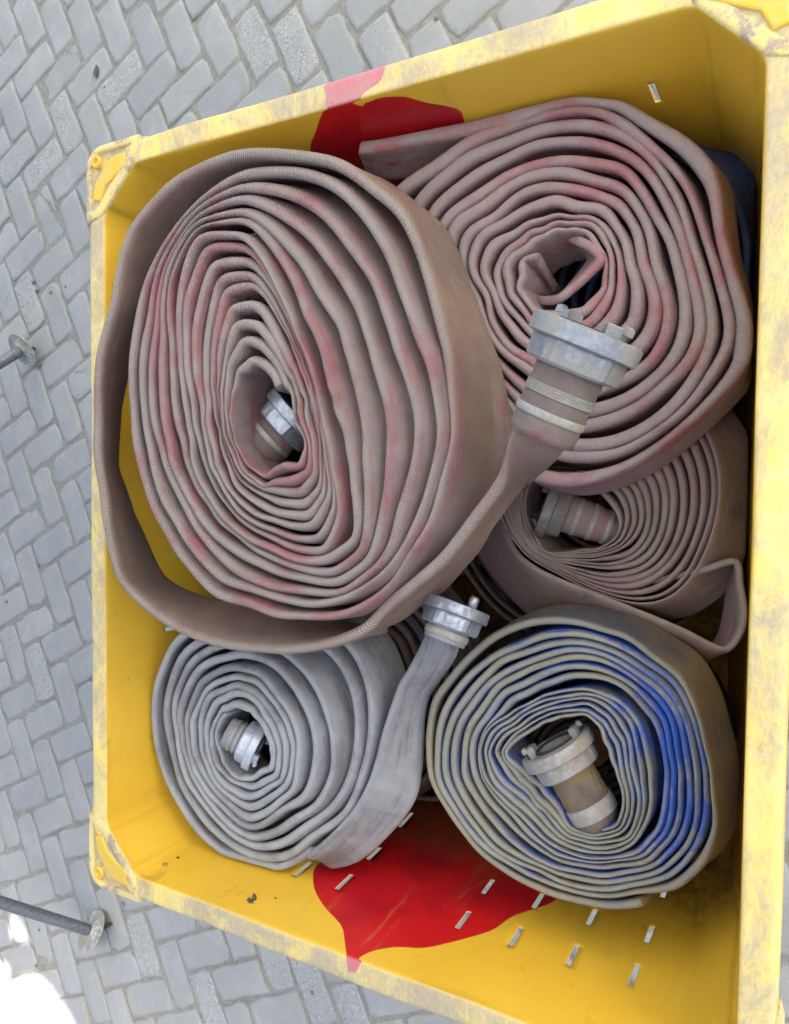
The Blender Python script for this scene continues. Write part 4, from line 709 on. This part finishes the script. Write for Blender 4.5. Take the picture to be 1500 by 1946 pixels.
def arcblock(fr, g0, g1, r0, r1, t0, t1, n=6):
    p, a, x, y = fr; V = []
    for i in range(n + 1):
        g = g0 + (g1 - g0) * i / n; d = x * math.cos(g) + y * math.sin(g); b = .0012 if i in (0, n) else 0
        for r, t in ((r0, t0), (r1, t0), (r1, t1 - .0015), (r1 - .0015, t1), (r0 + .001, t1)): V.append(p + d * r + a * (t - b * (t > t0)))
    Fc = []
    for i in range(n):
        for k in range(5): k2 = (k + 1) % 5; Fc.append([i * 5 + k, i * 5 + k2, (i + 1) * 5 + k2, (i + 1) * 5 + k])
    Fc.append([4, 3, 2, 1, 0]); Fc.append([n * 5 + k for k in range(5)])
    return np.array([v[:] for v in V]), Fc

def coupling(root, c, mat, jacket_mat, rot=0.0, bands=(-.062, -.086), sleeve_to=-.10, label=None, bandw=.009, seal=True, knob=False, hooks=True, wire=False, taper=.0, hexg=6, cone=False, u_off=5.0):
    p = Vector(c['p']); a = Vector(c['a']).normalized(); k = c['r'] / .061
    x = -Fv - a * a.dot(-Fv); x.normalize(); y = a.cross(x).normalized()
    x, y = x * math.cos(rot) + y * math.sin(rot), -x * math.sin(rot) + y * math.cos(rot)
    fr = (p, a, x, y)
    S = lambda pr: [(t * k, r * k) for t, r in pr]
    ring = S([(-.010, .040), (-.010, .058), (-.0085, .0605), (.006, .061), (.009, .0605), (.0105, .058), (.0105, .050), (.004, .048), (.003, .036), (.010, .035), (.010, .031), (-.012, .030)])
    V, Fc = lathe(ring, fr, 56, True)
    cp = mesh_obj('coupling', V, Fc, mat, root); auto_smooth(cp, 30)
    if label: cp['label'] = label
    # gripping body with ribs
    def bp(g, t):
        q = math.cos(g * hexg); return 1 + (.035 if q > .55 else (-.02 if q < -.6 else 0))
    V, Fc = lathe(S([(-.036, .036), (-.036, .0465), (-.033, .050), (-.013, .0515), (-.010, .0505), (-.010, .036)]), fr, 72, True, bp)
    b = mesh_obj('grip_ring', V, Fc, mat, cp); auto_smooth(b, 25)
    for g in ((0, math.pi) if hooks else ()):
        V, Fc = arcblock(fr, g - .30, g + .30, .033 * k, .046 * k, .002 * k, .023 * k); l = mesh_obj('lug', V, Fc, mat, cp, False)
        V, Fc = arcblock(fr, g + .12, g + .30, .044 * k, .053 * k, .017 * k, .026 * k, 3); 
        if hooks: mesh_obj('lug_hook', V, Fc, mat, cp, False)
    if seal:
        V, Fc = lathe(S([(.009, .0305), (.0125, .0315), (.0125, .0345), (.009, .0355)]), fr, 40, True); mesh_obj('seal', V, Fc, M['seal'], cp)
    if knob:
        V, Fc = lathe([(-.006, .003), (-.006, .006), (.006, .0065), (.009, .004)], (p + x * .050 * k + a * .014, a, x, y), 12); mesh_obj('lug', V, Fc, mat, cp)
    # hose pulled over the tail piece
    st = sleeve_to * k
    n = 12; pr = [(-.030 * k, .034 * k)] + [(-.034 * k + (st + .034 * k) * i / n, (.0375 + .0006 * math.sin(i * 2.1) - taper * i / n) * k) for i in range(n + 1)]
    if cone: pr += [((sleeve_to - .012) * k, .031 * k), ((sleeve_to - .028) * k, .021 * k), ((sleeve_to - .042) * k, .008 * k)]
    V, Fc = lathe(pr, fr, 48)
    m = len(pr); uv = np.array([(u_off + .2356 * k * abs(i / 24 - 1), .25 + (abs(t) / k) * 4) for t, r in pr for i in range(48)])
    mesh_obj('sleeve', V, Fc, jacket_mat, cp, uv=uv)
    for i, t in enumerate(bands):
        t = t * k; rb = (.0378 - taper * abs(t) / .1) * k
        if wire and i == 0:
            # wound binding wire with its twisted end
            pr = []; 
            for j in range(5): cc = t + (j - 2) * .0022; pr += [(cc - .001, rb), (cc - .0006, rb + .0011), (cc + .0006, rb + .0011), (cc + .001, rb)]
            V, Fc = lathe(pr, fr, 48); mesh_obj('binding_wire', V, Fc, M['band'], cp)
            r = np.random.default_rng(5)
            for j in range(3):
                V, Fc = arcblock(fr, wire - .28 + .07 * j, wire + .26 - .04 * j, rb, rb + .0045 + .001 * r.random(), t - .008 + .004 * j, t - .003 + .004 * j); mesh_obj('wire_knot', V, Fc, M['alu_dark'], cp, False)
        else:
            bw = bandw / 2 * k / 1.0
            V, Fc = lathe([(t - bw, rb - .001), (t - bw, rb + .0008), (t - bw * .7, rb + .0016), (t + bw * .7, rb + .0016), (t + bw, rb + .0008), (t + bw, rb - .001)], fr, 48, True); o = mesh_obj('binding_band', V, Fc, M['band'], cp); auto_smooth(o, 40)
    return cp

# ------------------------------------------------------------------ the hoses
hA = hose('largest roll, pinkish brown ribbed canvas hose on top at the left with long twisted end', 'A', M['A'], .64, DATA['A_tail'], (40, .062), seed=11, kink=.004, nodes=12, ln=4.5, zn=.0035, soft=5)
coupling(hA, DATA['cpl']['A1'], M['alu'], M['A'], rot=.5, wire=2.2, sleeve_to=-.112)
coupling(hA, DATA['cpl']['A2'], M['alu_bright'], M['A'], rot=.2, bands=(-.055,), sleeve_to=-.08)
hB = hose('loosely wound dusty pink hose in the top right corner, no coupling, cut end showing', 'B', M['B'], .56, DATA['B_tail'], None, seed=23, kink=.0045, nodes=13, ln=2.5, zn=.002)
tl = catmull(DATA['B_tongue']); V, Fc, uv = strip_mesh(tl[:, :3], tl[:, 3:], .0125, u0=2.0); mesh_obj('inner_fold', V, Fc, M['B'], hB, uv=uv)
hC = hose('earthy brown hose roll on the right below the pink ones, dirty coupling in its middle', 'C', M['C'], .47, None, None, seed=31, kink=.002, nodes=14)
tl = catmull(DATA['C_tail']); V, Fc, uv = strip_mesh(tl[:, :3], tl[:, 3:], .0105); mesh_obj('loose_turn', V, Fc, M['C'], hC, uv=uv)
coupling(hC, DATA['cpl']['C2'], M['alu_dark'], M['C'], rot=.9, bands=(-.055, -.085, -.115), sleeve_to=-.135, taper=.006)
hD = hose('light grey hose roll at bottom left, its wide end leading up to a silver coupling', 'D', M['D'], .59, DATA['D_tail'], (44, .046), seed=43, kink=.0028, nodes=9, ln=2.0, rho=.85)
coupling(hD, DATA['cpl']['D1'], M['alu_bright'], M['D'], rot=.4, bands=(-.046,), sleeve_to=-.06, knob=True, bandw=.012, hooks=False)
coupling(hD, DATA['cpl']['D2'], M['alu_pale'], M['D'], rot=.4, bands=(-.046, -.06), sleeve_to=-.08)
hE = hose('blue stained grey hose roll in the bottom right with a dull coupling inside', 'E', M['E'], .55, None, None, seed=57, kink=.003, nodes=15, soft=5)
coupling(hE, DATA['cpl']['E2'], M['alu_dull'], M['E'], rot=1.2, bands=(-.100,), sleeve_to=-.113, bandw=.024, hexg=3, cone=True, u_off=.2)
for key, lab, mt, rz, kw in (
        ('F', 'dark brown hose roll mostly hidden beneath the light grey roll', M['F'], .47, dict(seed=61)),
        ('G', 'old brown hose roll lying lowest beneath the earthy brown roll', M['G'], .37, dict(seed=67)),
        ('H', 'navy blue hose roll peeking out under the loose pink roll at the right wall', M['H'], .43, dict(seed=71)),
        ('I', 'almost black navy hose roll deep down in the middle between the rolls', M['F'], .36, dict(seed=73)),
        ('K', 'dark hose roll glimpsed through gaps beneath the blue stained grey roll', M['F'], .43, dict(seed=83)),
        ('J', 'brown hose roll glimpsed through gaps beneath the largest pinkish roll', M['G'], .55, dict(seed=79))):
    hose(lab, key, mt, rz, **kw)

# ------------------------------------------------------------------ stakes
for nm, tip, lab in (('s1', 0, 'short steel stake with round foot plate at the left edge beside the crate'), ('s2', 1, 'long grey steel stake with round foot plate and spike near the bottom left crate corner')):
    d = DATA[nm]; p = Vector(d['p']); a = Vector(d['a']).normalized(); tp = Vector(DATA['tips'][tip]); r = d['r']
    root = empty('ground_stake', tp[:], lab, 'stake')
    x = a.cross(Vector((0, 0, 1))).normalized(); y = a.cross(x).normalized(); fr = (p, a, x, y)
    L = 1.6
    V, Fc = lathe([(0, .0145), (.02, .0165), (.06, .0165), (.3, .0168), (L, .017)], fr, 24); mesh_obj('pole', V, Fc, M['steel'], root)
    V, Fc = lathe([(-.004, .001), (-.006, r * .5), (-.004, r * .9), (-.002, r), (.001, r), (.0015, r * .97), (-.001, r * .85), (.001, r * .5), (.006, r * .33), (.010, .017)], fr, 44); mesh_obj('foot_plate', V, Fc, M['plate'], root)
    q = p - a * .004; dv = (tp - q); Ln = dv.length; dv.normalize(); x2 = dv.cross(Vector((0, 0, 1))).normalized(); y2 = dv.cross(x2)
    V, Fc = lathe([(0, .010), (Ln * .5, .008), (Ln * .8, .007), (Ln, .0015)], (q, dv, x2, y2), 14); mesh_obj('spike', V, Fc, M['rust'], root)

# ------------------------------------------------------------------ small things
N = NT('pebble_stone'); P = N.pos; c = N.mix(N.noise(P, 90, 4), srgb(92, 94, 88), srgb(140, 140, 130)); M['peb'] = N.done(c, .9, N.bump(N.noise(P, 300, 3), .5, .001))
N = NT('dry_leaf_brown'); P = N.pos; c = N.mix(N.noise(P, 150, 4), srgb(96, 92, 84), srgb(70, 62, 52)); M['leaf'] = N.done(c, .8)
N = NT('straw'); M['straw'] = N.done(srgb(150, 138, 100), .8)
def blob(name, p, sz, mat, label, cat, group=None, seed=0, sq=(1, 1, .7)):
    r = np.random.default_rng(seed); bm = bmesh.new(); bmesh.ops.create_icosphere(bm, subdivisions=2, radius=1)
    ax = r.normal(0, 1, (3, 3)); 
    for v in bm.verts:
        d = 1 + .22 * math.sin(v.co.dot(Vector(ax[0])) * 2.3) + .12 * math.sin(v.co.dot(Vector(ax[1])) * 4)
        v.co = Vector((v.co.x * sz * sq[0] * d, v.co.y * sz * sq[1] * d, v.co.z * sz * sq[2] * d))
    me = bpy.data.meshes.new(name); bm.to_mesh(me); bm.free(); me.materials.append(mat); me.polygons.foreach_set('use_smooth', np.ones(len(me.polygons), bool))
    o = bpy.data.objects.new(name, me); COL.objects.link(o); o.location = (p[0], p[1], p[2] + sz * sq[2] * .7); o.rotation_euler = (0, 0, r.uniform(0, 6)); tag(o, label, cat, group); return o
for i, p in enumerate(DATA['pebbles']):
    blob('pebble', p, [.007, .0065, .006, .0025, .004, .007, .003, .005, .006, .007, .004, .005, .003, .004, .005, .005, .006, .004][i], M['peb'], 'small dark pebble lying on the grey brick pavement', 'pebble', 'pebbles on the pavement', 200 + i)
def flat_leaf(p, L, W, a, mat, name, label, cat):
    n = 9; V = []; 
    for i in range(n + 1):
        t = i / n; w = W * math.sin(math.pi * min(1, t * 1.02 + .01)) ** .8 * (1 - .25 * t) / 2
        for s in (-1, 0, 1): V.append((L * (t - .5), s * w, .0015 + (.003 * abs(s) + .002 * math.sin(t * 5))))
    m = len(V); V += [(x, y, z - .0006) for x, y, z in V]
    Fc = []
    for i in range(n):
        for s in (0, 1):
            q = [i * 3 + s, (i + 1) * 3 + s, (i + 1) * 3 + s + 1, i * 3 + s + 1]; Fc.append(q[::-1]); Fc.append([k + m for k in q])
    cs, sn = math.cos(a), math.sin(a)
    V = [(x * cs - y * sn + p[0], x * sn + y * cs + p[1], z + p[2]) for x, y, z in V]
    o = mesh_obj(name, V, Fc, mat); tag(o, label, cat); return o
flat_leaf(DATA['leaf'], .042, .026, .1, M['leaf'], 'dry_leaf', 'dark oval dry leaf on the pavement above the top left crate corner', 'leaf')
r = np.random.default_rng(3)
for i, p in enumerate(DATA['twigs']):
    pts = [Vector(p) + Vector((r.normal(0, .012), r.normal(0, .012), .003)) for _ in range(4)]
    pts.sort(key=lambda v: v.x); P_ = catmull(pts, 5); V = []; Fc = []
    for j, q in enumerate(P_):
        for k in range(4): V.append((q[0], q[1] + .0007 * math.cos(k * math.pi / 2), q[2] + .0007 * math.sin(k * math.pi / 2)))
        if j:
            for k in range(4): Fc.append([(j - 1) * 4 + k, (j - 1) * 4 + (k + 1) % 4, j * 4 + (k + 1) % 4, j * 4 + k])
    tag(mesh_obj('straw', V, Fc, M['straw']), 'thin dry straw on the grey brick pavement left of the crate', 'straw', 'straws on the pavement')
for i, (yy, zz) in enumerate(DATA['crumbs']):
    x = -(.567 + .1 * zz) + .003
    b = blob('crumb', (x, yy, H + zz - .004), [.005, .003, .005, .006, .002][i], M['leaf'] if i else M['straw'], ['pale seed husk on the yellow wall near the bottom left corner','tiny dark dot beside the pale seed husk','dark dry leaf crumb on the yellow wall below the light grey roll','brown stem bit attached beside the dark leaf crumb','tiny speck right of the dark leaf crumb on the yellow wall'][i], 'debris', None, 300 + i, (.4, 1.2, .7))

# ------------------------------------------------------------------ unseen overhead sheet, added to block the sun and give soft light
def added_shade_sheet():
    h = 2.3; sh = sd * (h / sd.z)
    big = [(-1.25, -1.2), (2.6, -1.2), (2.6, 3.4), (-2.2, 3.4)]
    # outline of the shade on the ground, with the sunlit bay left out (polygon boolean by grid sampling of small tiles)
    P0 = [np.array(smooth_poly(q, 1)) for q in DATA['patch']]
    st = .012; xs = np.arange(-2.1, 2.5, st); ys = np.arange(-.35, 3.6, st)
    fine = (xs < -.55)
    V = []; Fc = []; vid = {}
    def vert(x, y):
        k = (round(x, 4), round(y, 4))
        if k not in vid: vid[k] = len(V); V.append((x + sh.x, y + sh.y, h))
        return vid[k]
    Xc, Yc = np.meshgrid(xs + st / 2, ys + st / 2)
    hole = np.maximum(pip_sdf(Xc, Yc, P0[0]), pip_sdf(Xc, Yc, P0[1]))
    for j in range(len(ys)):
        i = 0
        while i < len(xs):
            if hole[j, i] > 0: i += 1; continue
            k = i
            while k < len(xs) and hole[j, k] <= 0: k += 1
            Fc.append([vert(xs[i], ys[j]), vert(xs[k - 1] + st, ys[j]), vert(xs[k - 1] + st, ys[j] + st), vert(xs[i], ys[j] + st)]); i = k
    N = NT('added_sheet_cloth'); mt = N.done(srgb(198, 202, 206), .9)
    tr = N.n('ShaderNodeBsdfTranslucent'); tr.inputs[0].default_value = (.58, .60, .62, 1); ms = N.n('ShaderNodeMixShader'); ms.inputs[0].default_value = .45
    N.t.links.new(N.b.outputs[0], ms.inputs[1]); N.t.links.new(tr.outputs[0], ms.inputs[2]); N.t.links.new(ms.outputs[0], N.out.inputs[0])
    o = mesh_obj('added_shade_sheet', V, Fc, mt, None, False); tag(o, 'unseen pale cloth sheet with ragged edge, added to shade and softly light the crate', 'added_shade_sheet')
added_shade_sheet()
